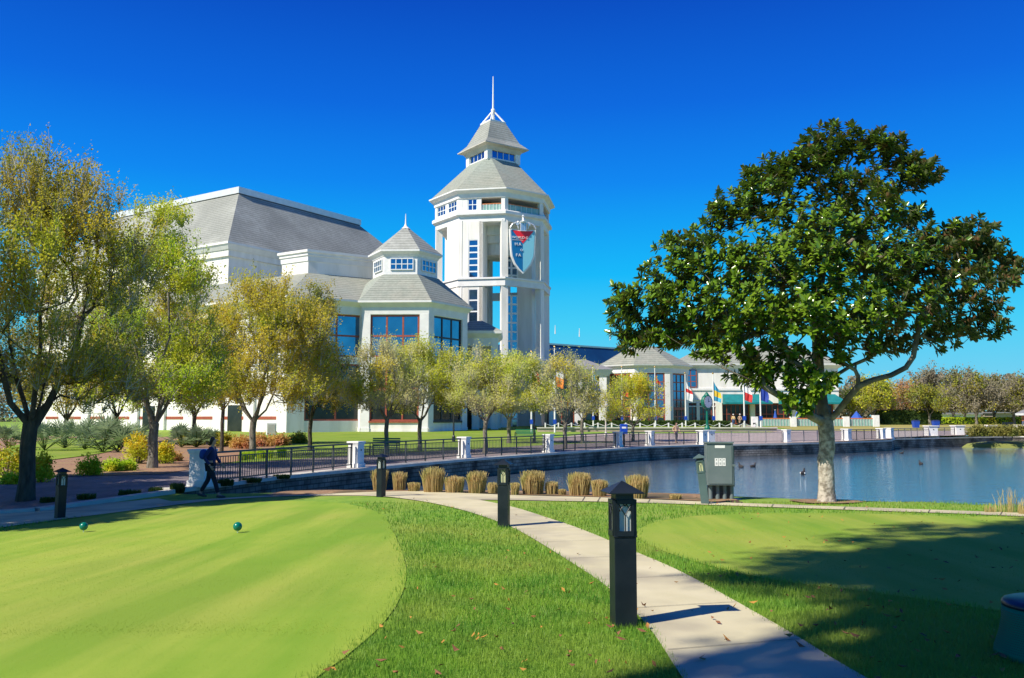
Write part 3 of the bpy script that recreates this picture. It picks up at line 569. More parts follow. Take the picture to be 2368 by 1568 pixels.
for k in range(6):
    A, d, n, L = fac(q[k], q[(k + 1) % 6]); wl.slab(A, d, n, 0, L, -1, 1.55, .4, -.05); wl.slab(A, d, n, 0, L, 8.1, 8.9, .4, -.06); wl.slab(A, d, n, 0, L, EZ - 1.62, EZ - 1.4, .4, -.05)
    wl.slab(A, d, n, 0, L, -1, .55, .4, .02)
    if n.y < .4:
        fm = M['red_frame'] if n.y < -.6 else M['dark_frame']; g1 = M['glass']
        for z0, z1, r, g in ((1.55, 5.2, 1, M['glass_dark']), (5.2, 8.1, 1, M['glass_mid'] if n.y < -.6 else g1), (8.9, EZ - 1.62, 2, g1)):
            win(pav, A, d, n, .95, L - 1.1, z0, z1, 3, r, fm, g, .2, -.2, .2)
        sl = MB(); sl.slab(A, d, n, .9, L - 1.05, 1.38, 1.6, .3, .12); sl.build('sill', fm, pav)
wl.build('wall', M['stucco'], pav)
for k in range(6):
    pi = MB()
    for kk, s0, s1 in ((k, 0, .95), (k - 1, None, None)):
        A, d, n, L = fac(q[kk % 6], q[(kk + 1) % 6])
        if s0 is None: s0, s1 = L - 1.05, L
        pi.slab(A, d, n, s0, s1, -1, EZ - 1.5, .8, .06); pi.slab(A, d, n, s0 - .05 if s0 else 0, s1 + (.05 if s0 == 0 else 0), -1, .8, .8, .14)
    pi.build('pier', M['stucco_trim'], pav)
# porch between pavilion and tower
por = thing('porch', 'small white porch with low grey roof joining the pavilion to the tower', 'porch', (-4, 113, 0))
cpo = [(-7.5, 110.6), (-1.6, 110.6), (-1.6, 119), (-7.5, 119)]
pz = at(1120, 765, 110.6).z
b = MB(); b.loft([ring(offpoly(cpo, -.35), pz - 1.9), ring(offpoly(cpo, -.3), pz - .9), ring(offpoly(cpo, .3), pz - .35), ring(offpoly(cpo, .35), pz)]); b.build('cornice', M['stucco_trim'], por)
b = MB(); b.loft([ring(offpoly(cpo, .3), pz), ring(offpoly(cpo, -2.2), pz + 1.5)]); b.build('roof', M['shingle_light'], por)
for x in (-6.7, -4.6, -2.2):
    b = MB(); b.box((x, 111.3, pz / 2 - 1.2), (.9, .9, pz + .8)); b.build('column', M['stucco'], por)
b = MB(); b.box((-4.5, 117.5, 5), (6, .4, 12)); b.build('wall', M['stucco'], por)
b = MB(); b.box((-5.6, 114.4, 2.2), (.9, 5, 4.6)); b.build('wall', M['interior'], por)

# --- the tower
tc_ = Vector((-2.9, 131.0)); tw = thing('tower', 'tall white octagonal tower with open gallery, grey two-tier roof and white spire', 'tower', (tc_.x, tc_.y, 0))
oct_ = lambda r: ngon(tc_, r, 8, -77.5)      # corners: 0=C 1=D 2=E 3..6 back, 7=B ; 6=A
apo = math.cos(R(22.5))
def Zt(y, Y): return CZ + (Y) * math.tan(PITCH + math.atan((CY - y) / F))
z_eave = Zt(434.5, 121.7); sqc = lambda h: [tuple(tc_ + dirv(35 + 45 + 90 * k).to_2d() * h * math.sqrt(2)) for k in range(4)]
def sq8(h, ch):   # chamfered square whose corners match the octagon order
    out = []
    for k in range(8):
        a = -77.5 + 45 * k
        # octagon corner k lies between facet normals a-22.5 and a+22.5 ; square facets have normals -55,35,125,215
        nrm = [-55, 35, 125, -145]; best = min(nrm, key=lambda t: abs(((a - t + 180) % 360) - 180)); side = ((a - best + 180) % 360) - 180
        nn = dirv(best).to_2d(); tt = Vector((-nn.y, nn.x)); out.append(tuple(tc_ + nn * h + tt * (h - ch) * (1 if side > 0 else -1)))
    return out
zl0 = Zt(366, 127); zl1 = Zt(343.6, 127); zr1 = Zt(327, 125.5); ztop = Zt(279, 129.5)
rf = MB(); rf.loft([ring(oct_(9.6), z_eave), ring(sq8(3.0, .7), zl0 + .05)]); rfo = rf.build('roof', M['shingle_light'], tw)
cn = MB(); cn.loft([ring(oct_(8.95), z_eave - 1.1), ring(oct_(9.0), z_eave - .45), ring(oct_(9.75), z_eave - .12), ring(oct_(9.75), z_eave + .06)]); cn.build('cornice', M['stucco_trim'], tw)
ln = MB(); ln.loft([ring(sqc(2.85), zl0 - .5), ring(sqc(2.85), zl0 + .28)]); ln.loft([ring(sqc(2.9), zl1 + .1), ring(sqc(2.95), zr1 - .1)])
for k in range(4): p = sqc(2.55)[k]; ln.box((p[0], p[1], (zl0 + zl1) / 2 + .1), (.85, .85, zl1 - zl0 + .3), R(35))
lno = ln.build('lantern', M['white'], tw)
q = sqc(2.85)
for k in range(4):
    A, d, n, L = fac(q[k], q[(k + 1) % 4]); win(tw, A, d, n, .75, L - .75, zl0 + .25, zl1 + .12, 4, 1, M['white_frame'], M['glass'], .08, -.1, .06)
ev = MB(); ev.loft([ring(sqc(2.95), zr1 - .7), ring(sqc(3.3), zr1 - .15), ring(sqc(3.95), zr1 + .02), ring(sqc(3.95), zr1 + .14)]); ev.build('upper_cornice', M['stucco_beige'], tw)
ur = MB(); ur.loft([ring(sqc(3.92), zr1 + .12), ring(sqc(2.9), zr1 + 1.15), ring(sqc(1.35), ztop)]); ur.build('upper_roof', M['shingle'], tw)
tcap = MB(); tcap.loft([ring(sqc(1.42), ztop - .12), ring(sqc(1.42), ztop + .12)]); tcap.build('roof_cap', M['white'], tw)
sp_ = MB(); zb_ = Zt(256, 131); zt_ = Zt(177, 131)
sp_.tube([(tc_.x, tc_.y, ztop), (tc_.x, tc_.y, zb_), (tc_.x, tc_.y, zt_)], [.16, .15, .06], 8)
sp_.lathe([(.05, -.35), (.26, -.25), (.33, 0), (.26, .25), (.05, .35)], 10, (tc_.x, tc_.y, zb_))
for p in sqc(1.3): sp_.tube([(p[0], p[1], ztop), (tc_.x, tc_.y, zb_)], .13, 6)
sp_.build('spire', M['white'], tw)
# gallery
zg0, zg1 = 31.3, z_eave - 1.0
gb = MB(); gb.loft([ring(oct_(8.6), zg0 - 1.6), ring(oct_(8.75), zg0 - 1.55), ring(oct_(8.75), zg0 - .75), ring(oct_(9.25), zg0 - .55), ring(oct_(9.25), zg0 - .15), ring(oct_(9.05), zg0)]); gb.build('gallery_band', M['stucco_trim'], tw)
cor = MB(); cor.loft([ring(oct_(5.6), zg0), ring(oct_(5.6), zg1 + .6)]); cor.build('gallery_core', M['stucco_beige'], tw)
wq = oct_(8.8)
gw = MB()
def facet(k): return fac(wq[k], wq[(k + 1) % 8])
# k=7: B->C (front), k=6: A->B (left), k=0: C->D, k=1: D->E
for k in range(8):
    A, d, n, L = facet(k); gw.slab(A, d, n, 0, .55, zg0, zg1 + .6, .55); gw.slab(A, d, n, L - .55, L, zg0, zg1 + .6, .55); gw.slab(A, d, n, 0, L, zg1 - .15, zg1 + .6, .5, -.02)
    if k in (5, 6, 3, 4): gw.slab(A, d, n, L / 2 - .35, L / 2 + .35, zg0, zg1, .5, -.02); gw.slab(A, d, n, 0, L, zg0, zg0 + .35, .45, -.03)
A, d, n, L = facet(7); gw.slab(A, d, n, 0, 1.3, zg0, zg1, .5, -.02); gw.slab(A, d, n, 2.7, 3.3, zg0, zg1, .5, -.02)
gw.build('gallery_wall', M['stucco_trim'], tw)
for k in (5, 6, 4, 3):
    A, d, n, L = facet(k); win(tw, A, d, n, .6, L / 2 - .35, zg0 + .3, zg1 - .15, 3, 2, M['white_frame'], M['glass'], .1); win(tw, A, d, n, L / 2 + .35, L - .6, zg0 + .3, zg1 - .15, 3, 2, M['white_frame'], M['glass'], .1)
A, d, n, L = facet(7); win(tw, A, d, n, 1.3, 2.7, zg0 + .1, zg1 - .15, 2, 2, M['white_frame'], M['glass'], .1)
for k, s0 in ((7, 3.3), (0, .55), (1, .55), (2, .55)):
    A, d, n, L = facet(k)
    if k == 7: L = L
    r_ = MB(); r_.slab(A, d, n, s0, L - .5, zg0, zg0 + .95, .05, -.2); ro = r_.build('glass_balustrade', M['glass_rail'], tw)
    h_ = MB(); h_.slab(A, d, n, s0, L - .5, zg0 + .95, zg0 + 1.08, .12, -.16); h_.build('handrail', M['handrail'], ro)
    ps = MB()
    for i in range(6): s = s0 + (L - .5 - s0) * (i + .5) / 6; ps.slab(A, d, n, s - .03, s + .03, zg0, zg0 + .95, .03, -.12)
    ps.build('baluster', M['white_frame'], ro)
qi = oct_(5.6)
for k in (7, 0, 1):
    A, d, n, L = fac(qi[k], qi[(k + 1) % 8]); o_ = MB(); vs = []
    pts = [(.7, zg0), (L - .7, zg0)] + [(L / 2 + (L / 2 - .7) * math.cos(R(t)), zg0 + 1.3 + .7 * math.sin(R(t))) for t in range(0, 181, 30)]
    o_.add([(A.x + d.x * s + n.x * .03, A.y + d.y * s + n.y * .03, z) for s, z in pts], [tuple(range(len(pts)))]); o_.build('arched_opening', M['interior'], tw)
# storey bands
for z0, z1 in ((20.5, 21.7), (9.5, 10.4)):
    b = MB(); R0, R1 = 8.6, 5.0
    for k in range(8):
        qq, qr = oct_(8.9), oct_(9.1); A, d, n, L = fac(qq[k], qq[(k + 1) % 8]); b.slab(A, d, n, 0, L, z0, z1 - .25, .7)
        A, d, n, L = fac(qr[k], qr[(k + 1) % 8]); b.slab(A, d, n, 0, L, z1 - .25, z1, .95)
    b.build('storey_band', M['stucco_trim'], tw)
# corner columns
for k in range(8):
    p = oct_(8.2)[k]; c_ = MB(); c_.box((p[0], p[1], 14.5), (.95, .95, 31), R(-77.5 + 45 * k))
    for zz in (.6,): c_.box((p[0], p[1], zz), (1.25, 1.25, 1.3), R(-77.5 + 45 * k))
    c_.build('column', M['stucco'], tw)
wq2 = oct_(8.78); wl = MB()
def f2(k): return fac(wq2[k], wq2[(k + 1) % 8])
A, d, n, L = f2(7)     # front-left facet: solid with a strip of windows
for z0, z1 in ((-.5, 9.6), (10.3, 20.6), (21.5, 29.8)):
    wl.slab(A, d, n, 0, 1.45, z0, z1, .6); wl.slab(A, d, n, 2.85, 3.5, z0, z1, .6)
    if z0 > 0: wl.slab(A, d, n, 1.45, 2.85, z1 - (2.6 if z0 > 20 else .5), z1, .55, -.02); win(tw, A, d, n, 1.45, 2.85, z0 + .2, z1 - (2.6 if z0 > 20 else .5), 1, 6, M['white_frame'], M['glass'], .2, -.1, .1)
    wl.slab(A, d, n, 3.02, 3.48, z0, z1, 3.4)      # return wall into the stair
wl.build('wall', M['stucco'], tw); wl = MB()
A, d, n, L = f2(6)
for z0, z1 in ((-.5, 9.6), (10.3, 20.6), (21.5, 29.8)): wl.slab(A, d, n, L * .52, L - .01, z0, z1, .6, -.01); wl.slab(A, d, n, L * .52, L * .52 + .5, z0, z1, 4, -.02)
wl.build('wall', M['stucco'], tw)
# inner stair and lift shafts
loc = lambda a, b: tc_ + dirv(-10).to_2d() * a + dirv(80).to_2d() * b      # a: across to the right, b: away
inn_ = MB()
for (a, b_, w_, dd) in ((-1.05, 1.0, 1.2, 2.5), (1.9, .2, 1.0, 3.2), (4.6, 3.0, 2.3, 3.2)):
    c0 = loc(a, b_); inn_.box((c0.x, c0.y, 14.5), (w_, dd, 31), R(-10))
c0 = loc(-3.6, 1.0); inn_.box((c0.x, c0.y, 14.5), (3.6, 8, 31), R(-10))
inn_.build('shaft', M['stucco'], tw)
dr = MB(); c0 = loc(1.4, -3.0); dr.lathe([(0, 25.6), (2.9, 25.6), (3.0, 26.0), (3.0, 27.2), (3.5, 27.3), (3.5, 28.3), (4.0, 28.4), (4.0, 29.9)], 28, (c0.x + .3, c0.y + 1.5, 0)); dr.build('balcony_drum', M['stucco'], tw)
# lift strip windows seen through the right-hand opening
sw = thing('x', None, None) if False else None
c0 = loc(3.2, -2.2)
A = Vector((c0.x - .9, c0.y - .2, 0)); d = dirv(8); n = Vector((d.y, -d.x, 0))
for z0, z1 in ((.5, 9.4), (10.4, 19.9), (21.7, 29.6)):
    win(tw, A, d, n, 0, 1.9, z0, z1, 2, 7, M['white_frame'], M['glass'], .28, 0, .15)
# base walls under the tower
bs = MB(); c0 = loc(0, 2); bs.box((c0.x + 2.5, c0.y + 1.5, 3.0), (8, 6, 8), R(-10)); bs.build('base_wall', M['stucco'], tw)
# emblem shield hung on the tower
A, d, n, L = f2(0); Ssh = at(1209, 573, 122.6)
sh = thing('shield_sign', 'large red white and blue shield sign with silver crest hung on the tower', 'sign', tuple(Ssh))
def shield(w, h): 
    pts = [(-w, h * .72), (-w * .93, -h * .05), (-w * .86, -h * .35), (-w * .62, -h * .65), (-w * .3, -h * .86), (0, -h)]
    return pts + [(-x, z) for x, z in pts[-2::-1]] + [(w * .6, h * .70), (0, h * .66), (-w * .6, h * .70)]
d = dirv(14); n = Vector((d.y, -d.x, 0)); k_ = 122.6 / F * 1.01
def onsh(pts, o): return [(Ssh.x + d.x * x + n.x * o, Ssh.y + d.y * x + n.y * o, Ssh.z + z) for x, z in pts]
wS, hS = 31.5 * k_, 61 * k_
def plate(name, pts, o, t, m): 
    b = MB(); b.loft([onsh(pts, o - t), onsh(pts, o)]); return b.build(name, m, sh)
plate('rim', shield(wS, hS), 0, .5, M['white'])
def half(sgn): 
    pts = [(x * .9, z * .93) for x, z in shield(wS, hS)]; return [p for p in pts if p[0] * sgn >= -1e-6]
plate('blue_half', half(-1), .04, .06, M['sign_blue'])
plate('glare_half', half(1), .05, .06, M['sign_glare'])  # glare washing out this half is painted on as pale blue
plate('red_chevron', [(-wS * .80, hS * .655), (0, hS * .16), (wS * .82, hS * .655), (wS * .4, hS * .645), (0, hS * .62), (-wS * .4, hS * .645)], .09, .05, M['sign_red'])
def text(s, x, z, size, m, parent, o=.13, name='lettering', center=Ssh, dd=None, nn=None, sp_=1.0, al='CENTER'):
    cu = bpy.data.curves.new(name, 'FONT'); cu.body = s; cu.size = size; cu.align_x = al; cu.align_y = 'CENTER'; cu.extrude = .02; cu.space_character = sp_
    ob = bpy.data.objects.new(name, cu); dg = None; col.objects.link(ob); bpy.context.view_layer.update()
    me = bpy.data.meshes.new_from_object(ob.evaluated_get(bpy.context.evaluated_depsgraph_get())); bpy.data.objects.remove(ob)
    dd = dd or d; nn = nn or n; M3 = Matrix(((dd.x, 0, nn.x), (dd.y, 0, nn.y), (0, 1, 0))); org = ORG.get(parent.name, Vector((0, 0, 0)))
    for vv in me.vertices: vv.co = M3 @ vv.co + Vector((center.x + dd.x * x + nn.x * o, center.y + dd.y * x + nn.y * o, center.z + z)) - org
    me.materials.clear(); me.materials.append(m); return link(name, me, parent)
text('WORLD G', -.42, hS * .38, .50, M['label_white'], sh, sp_=1.0)
text('HA', -.74, hS * .12, .62, M['label_white'], sh, sp_=1.35); text('O', -.22, -hS * .1, .45, M['label_white'], sh); text('FA', -.68, -hS * .3, .62, M['label_white'], sh, sp_=1.25)
b = MB(); b.slab(Ssh, d, n, -wS * .82, 0, 0, .05, .03, .1)
b.v = [(x, y, z + Ssh.z + hS * .28) for x, y, z in b.v]; b.build('rule', M['label_white'], sh)
cr_ = MB()
def cp3(x, z, o=.2): return onsh([(x, z)], o)[0]
for s in (-1, 1):
    cr_.tube([cp3(s * wS * .98, hS * .74), cp3(s * wS * .8, hS * .88), cp3(s * wS * .5, hS * .95), cp3(s * wS * .2, hS * .9)], [.1, .13, .13, .1], 6)
    cr_.tube([cp3(s * wS * .35, hS * .72), cp3(s * wS * .45, hS * .9), cp3(s * wS * .38, hS * 1.0)], .09, 6)
    cr_.box(cp3(s * wS * .45, hS * .9), (.35, .2, .35), R(14))
b_ = cp3(0, hS * .8, .25); cr_.box(b_, (.85, .3, 1.3), R(14)); cr_.lathe([(.5, .55), (.55, .75), (.2, .9), (.14, 1.3), (.25, 1.45), (.08, 1.7)], 8, (b_[0], b_[1], b_[2] + 0))
cr_.build('crest', M['silver'], sh)
b = MB()
for x in (-.25, 0, .25): q_ = cp3(x, hS * .8, .42); b.box(q_, (.06, .04, 1.0), R(14))
b.build('crest_bars', M['sign_blue'], sh)

# --- far glazed hall with navy roof
fh = thing('far_hall', 'long low far hall with flat dark blue roof right of the tower', 'building', (20, 180, 0))
a1 = at(1230, 788.5, 172); a2 = at(1500, 803, 190); 
A, d, n, L = fac((a1.x, a1.y), (a2.x + 8, a2.y + 8)); zt = a1.z
b = MB(); b.loft([[(A.x, A.y, 8.2), (A.x + d.x * L, A.y + d.y * L, 8.2), (A.x + d.x * L - n.x * 16, A.y + d.y * L - n.y * 16, 8.2), (A.x - n.x * 16, A.y - n.y * 16, 8.2)],
    [(A.x - n.x * 5, A.y - n.y * 5, zt), (A.x + d.x * L - n.x * 5, A.y + d.y * L - n.y * 5, zt), (A.x + d.x * L - n.x * 12, A.y + d.y * L - n.y * 12, zt), (A.x - n.x * 12, A.y - n.y * 12, zt)]]); b.build('roof', M['navy_roof'], fh)
b = MB(); b.slab(A, d, n, 0, L, zt, zt + .35, .5, -4.8); b.build('ridge_cap', M['metal_cap'], fh)
b = MB(); b.slab(A, d, n, 0, L, -1, 8.25, 12, -1); b.build('wall', M['stucco'], fh)
b = MB(); b.slab(A, d, n, 2, L - 2, 3.0, 7.2, .1, -.93); b.build('window_band', M['glass_mid'], fh)
for px_ in (1284, 1340, 1411):
    P_ = at(px_, 790 + (px_ - 1260) * .06, 155 + (px_ - 1260) * .1); P_.z = zt; b = MB(); b.tube([P_, P_ + Vector((0, 0, 1.6))], [.12, .04], 6); b.build('vent_spike', M['white'], fh)

# --- second pavilion
p2c = Vector((19.1, 128.0)); pv2 = thing('glass_pavilion', 'round-fronted white glass pavilion with low grey roof left of the restaurant', 'building', (p2c.x, p2c.y, 0))
o8 = lambda r: ngon(p2c, r, 8, -112.5 + 4)
ze = at(1490, 843, 122).z; zf = at(1490, 852, 122).z
b = MB(); b.loft([ring(o8(7.2), ze), ring(o8(2.0), ze + 2.9)]); b.build('roof', M['shingle_light'], pv2)
b = MB(); b.loft([ring(o8(6.6), zf - .6), ring(o8(6.65), ze - .5), ring(o8(7.2), ze - .15), ring(o8(7.25), ze)]); b.build('cornice', M['stucco_trim'], pv2)
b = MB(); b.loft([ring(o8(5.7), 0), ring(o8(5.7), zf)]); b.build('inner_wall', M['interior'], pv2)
q = o8(6.5); wl = MB()
for k in range(8):
    A, d, n, L = fac(q[k], q[(k + 1) % 8]); wl.slab(A, d, n, 0, .75, 0, zf, .6); wl.slab(A, d, n, L - .75, L, 0, zf, .6); wl.slab(A, d, n, 0, L, -.2, 1.0, .5, -.05); wl.slab(A, d, n, .7, L - .7, zf - .7, zf, .4, -.1)
    if n.y < .5:
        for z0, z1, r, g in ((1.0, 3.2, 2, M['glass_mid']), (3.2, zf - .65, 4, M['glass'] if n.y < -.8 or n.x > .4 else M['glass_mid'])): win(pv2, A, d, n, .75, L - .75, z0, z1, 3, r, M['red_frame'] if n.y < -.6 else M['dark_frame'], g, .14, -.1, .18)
wl.build('pier', M['stucco'], pv2)
# canopy wing between tower and pavilion
cw = thing('covered_walk', 'low grey roofed walkway on white piers between the tower and far pavilion', 'walkway', (9, 124, 0))
b = MB(); cz = at(1380, 855, 122).z; cwp = [(5, 121.5), (13.4, 121.5), (13.4, 129), (5, 129)]; b.loft([ring(offpoly(cwp, .6), cz), ring(offpoly(cwp, -3), cz + 1.6)]); b.build('roof', M['roof_grey'], cw)
b = MB(); b.loft([ring(cwp, cz - .9), ring(offpoly(cwp, .6), cz)]); b.build('cornice', M['stucco_trim'], cw)
for x in (5.6, 9.2, 12.6): b = MB(); b.box((x, 122.1, cz / 2), (1.0, 1.0, cz)); b.build('pier', M['stucco'], cw)
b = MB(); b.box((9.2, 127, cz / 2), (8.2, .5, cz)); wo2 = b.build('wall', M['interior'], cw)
A = Vector((5.4, 126.7, 0)); d = dirv(0); n = Vector((0, -1, 0)); win(cw, A, d, n, 0, 7.8, 1, cz - 1, 9, 2, M['red_frame'], M['glass_mid'], .12, 0, .1)

# --- restaurant
rs = thing('restaurant', 'white restaurant building with teal awnings and grey roof behind the magnolia', 'building', (42, 146, 0))
YR = 146.0; xr0, xr1 = at(1582, 950, YR).x, at(1941, 950, YR).x; zt = at(1900, 845, YR).z; zb2 = at(1700, 903, YR).z
A = Vector((xr0, YR, 0)); d = dirv(0); n = Vector((0, -1, 0)); L = xr1 - xr0
X_ = lambda px: at(px, 950, YR).x - xr0
wl = MB(); za0, za1 = at(1700, 935, YR).z, at(1700, 913, YR).z
wl.slab(A, d, n, 0, L, za0 + .2, zt, 20); 
for a, b_ in ((1582, 1584), (1611, 1618), (1655, 1670), (1735, 1746), (1830, 1842), (1930, 1941)): wl.slab(A, d, n, X_(a), X_(b_), 0, za0 + .3, 1.0, .05)
wl.slab(A, d, n, 0, L, 0, zt, 14, -5); wl.build('wall', M['stucco'], rs)
bd = MB(); bd.slab(A, d, n, 0, L, zb2, zb2 + .35, .3, .18); bd.slab(A, d, n, 0, X_(1655), zb2 - 1.6, zb2 - 1.45, .2, .1); bd.slab(A, d, n, 0, X_(1655), zb2 - 2.7, zb2 - 2.55, .2, .08); bd.build('string_course', M['stucco_trim'], rs)
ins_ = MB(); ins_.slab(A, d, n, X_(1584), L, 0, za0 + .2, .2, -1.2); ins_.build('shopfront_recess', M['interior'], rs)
win(rs, A, d, n, X_(1584), X_(1611), .9, za0 + .0, 3, 2, M['red_frame'], M['glass_mid'], .12, -.3); win(rs, A, d, n, X_(1618), X_(1655), .9, za0 + .0, 4, 2, M['red_frame'], M['glass_mid'], .12, -.3)
win(rs, A, d, n, X_(1584), X_(1612), at(1600, 896, YR).z, at(1600, 855, YR).z, 2, 3, M['red_frame'], M['glass'], .12, .15)
for a, b_ in ((1672, 1734), (1748, 1828), (1844, 1928)): win(rs, A, d, n, X_(a), X_(b_), .9, za0, 6, 2, M['red_frame'], M['glass_dark'], .1, -.6)
for x in (1760, 1870):
    win(rs, A, d, n, X_(x), X_(x + 30), zb2 + 1.6, zb2 + 3.6, 3, 2, M['dark_frame'], M['glass_mid'], .08, .1)
for a, b_ in ((1671, 1777), (1800, 1948)):
    aw = MB(); A_, B_ = X_(a) + xr0, X_(b_) + xr0
    aw.loft([[(A_, YR - 2.6, za0 + .28), (A_, YR - 2.6, za0), (A_, YR - .15, za0), (A_, YR - .15, za1 + .1)], [(B_, YR - 2.6, za0 + .28), (B_, YR - 2.6, za0), (B_ - 1.2, YR - .15, za0), (B_ - 1.2, YR - .15, za1 + .1)]]); aw.build('awning', M['teal'], rs)
rr = MB(); fp = [(xr0 - .8, YR - .8), (xr1 + .8, YR - .8), (xr1 + .8, YR + 21), (xr0 - .8, YR + 21)]; rr.loft([ring(fp, zt + .3), ring(offpoly(fp, -6), zt + 3.6)]); rr.build('roof', M['shingle_light'], rs)
cn = MB(); cn.loft([ring(offpoly(fp, -.7), zt - .5), ring(fp, zt), ring(offpoly(fp, .05), zt + .3)]); cn.build('cornice', M['stucco_trim'], rs)
em = MB()
text('SHOP', X_(1703), (za0 + za1) / 2 - .55, .75, M['label_white'], rs, o=2.7, center=Vector((xr0, YR, 0)), dd=dirv(0), nn=n) if False else None

# --- waterside gazebo at the right edge
gzb = thing('gazebo', 'white waterside gazebo with low grey roof at the right edge of the lagoon', 'gazebo', (58, 92, 0))
gx0 = at(2334, 950, 90).x; gpz = at(2350, 956, 90).z; gp_ = [(gx0 + .4, 89), (gx0 + .4 + 7.8, 89 - 4.5), (gx0 + .4 + 7.8 + 4.7, 84.5 + 7.8), (gx0 + .4 + 4.7, 89 + 7.8)]
b = MB(); b.loft([ring(offpoly(gp_, .3), gpz), ring(offpoly(gp_, -4), gpz + 2.3)]); b.build('roof', M['roof_grey'], gzb)
b = MB(); b.loft([ring(offpoly(gp_, .3), gpz - .2), ring(offpoly(gp_, .34), gpz)]); b.build('fascia', M['white'], gzb)
b = MB(); b.loft([ring(offpoly(gp_, -.2), gpz - .75), ring(offpoly(gp_, -.2), gpz - .22)]); b.build('beam', M['handrail'], gzb)
for x, y in ((gx0 + 1.4, 89.2), (gx0 + 7.8, 85.6), (gx0 + 5.3, 95.8), (gx0 + 12, 92)):
    b = MB(); b.loft([ring([(x - .55, y - .55), (x + .55, y - .55), (x + .55, y + .55), (x - .55, y + .55)], 0), ring([(x - .38, y - .38), (x + .38, y - .38), (x + .38, y + .38), (x - .38, y + .38)], gpz - .75)]); b.build('column', M['white'], gzb)
# low far building
lb = thing('low_building', 'long low pale building with flat roof beyond the hedge at right', 'building', (90, 215, 0))
xa, xb = at(2180, 965, 215).x, at(2268, 965, 215).x
b = MB(); b.box(((xa + xb) / 2, 218, 1.7), (xb - xa, 6, 2.1)); b.build('wall', M['white'], lb)
b = MB(); b.box(((xa + xb) / 2 - 1, 218, 2.9), (xb - xa + 2, 8, .45)); b.build('roof', M['roof_grey'], lb)
for i in range(3):
    b = MB(); b.box((xa + 3 + i * 8, 214.95, 1.5), (2.6, .12, 1.3)); b.build('opening', M['glass_dark'], lb)
xa2, xb2 = at(2305, 965, 215).x, at(2345, 965, 215).x
sh2 = thing('shed', 'low tan shed beyond the long clipped hedge at right', 'shed', (xa2, 215, 0)); b = MB(); b.box(((xa2 + xb2) / 2, 218, 1.7), (xb2 - xa2, 5, 2.6)); b.build('wall', M['stone_tan'], sh2)
b = MB(); b.prism([(xa2 - .6, 214.6), (xb2 + .6, 214.6), (xb2 + .6, 221), (xa2 - .6, 221)], 3.0, 3.25); b.build('roof', M['roof_grey'], sh2)
# ---------------------------------------------------------------- bollard lights
def bollard(px, py, rz, label, body_m, pane_m, scale=1.0, lean=(0, 0), hgt=1.03):
    P = gp(px, py); t = thing('bollard_light', label, 'bollard light', (P.x, P.y, P.z - .01), rz, 'bollard lights beside the path'); t.scale = (scale,) * 3
    t.rotation_euler = (lean[0], lean[1], rz)
    w = .083; hb = hgt - .36
    b = MB(); b.box((0, 0, hb / 2 - .02), (2 * w, 2 * w, hb + .04)); b.box((0, 0, hb + .005), (2 * w + .012, 2 * w + .012, .014)); b.build('post', body_m, t, bevel=.004, world=False)
    f = MB(); z0, z1 = hb + .012, hb + .27
    for x in (-1, 1):
        for y in (-1, 1): f.box((x * (w - .018), y * (w - .018), (z0 + z1) / 2), (.04, .04, z1 - z0))
    for a in range(4):
        ca, sa = math.cos(a * math.pi / 2), math.sin(a * math.pi / 2); rot = lambda x, y: (x * ca - y * sa, x * sa + y * ca)
        def bar(x0, za, x1, zb, r=.0045):
            p, q = rot(x0, -w - .001), rot(x1, -w - .001); f.tube([(p[0], p[1], za), (q[0], q[1], zb)], r, 4)
        p = rot(0, -w + .004); f.box((p[0], p[1], z0 + .015), (2 * w - .04, .03, .034), a * math.pi / 2); f.box((p[0], p[1], z1 - .012), (2 * w - .04, .03, .03), a * math.pi / 2)
        for x in (-.057, .057): p = rot(x, -w + .004); f.box((p[0], p[1], (z0 + z1) / 2), (.02, .024, z1 - z0), a * math.pi / 2)
        bar(0, z0 + .03, 0, z1 - .11); bar(0, z1 - .11, -.048, z1 - .03, .0038); bar(0, z1 - .11, .048, z1 - .03, .0038); bar(-.048, z1 - .085, -.01, z1 - .03, .0038); bar(.048, z1 - .085, .01, z1 - .03, .0038)
        bar(-.01, z1 - .028, 0, z1 - .045, .003); bar(.01, z1 - .028, 0, z1 - .045, .003)
    f.build('lantern_frame', body_m, t, world=False)
    g = MB(); g.box((0, 0, (z0 + z1) / 2), (2 * w - .03, 2 * w - .03, z1 - z0 - .02)); g.build('lantern_glass', pane_m, t, world=False)
    n_ = MB(); n_.box((0, 0, z1 + .028), (2 * w - .03, 2 * w - .03, .06)); n_.build('neck', M['black'], t, world=False)
    c = MB(); s = .134; z = z1 + .05; c.loft([[(-s, -s, z), (s, -s, z), (s, s, z), (-s, s, z)], [(-s, -s, z + .008), (s, -s, z + .008), (s, s, z + .008), (-s, s, z + .008)], [(-.004, -.004, z + .088), (.004, -.004, z + .088), (.004, .004, z + .088), (-.004, .004, z + .088)]]); c.build('cap', body_m, t, world=False)
    return t
bollard(1442, 1448, R(8), 'nearest black bollard light in the foreground beside the path', M['bollard'], M['frost'])
bollard(1165, 1219, R(-12), 'middle black bollard light with yellowed glass where the path narrows', M['bollard'], M['amber'], 1.0)
bollard(881, 1149, R(-33), 'dark bollard light in front of the railing at the path bend', M['bollard'], M['frost'], .95)
bollard(138, 1199, R(-40), 'shaded black bollard light at far left beside the path', M['bollard'], M['frost'], .98, (0, R(1.5)))
bollard(1631, 1166, R(-12), 'leaning grey green bollard light in front of the utility cabinet', M['bollard_green'], M['amber'], .98, (0, R(-6)))

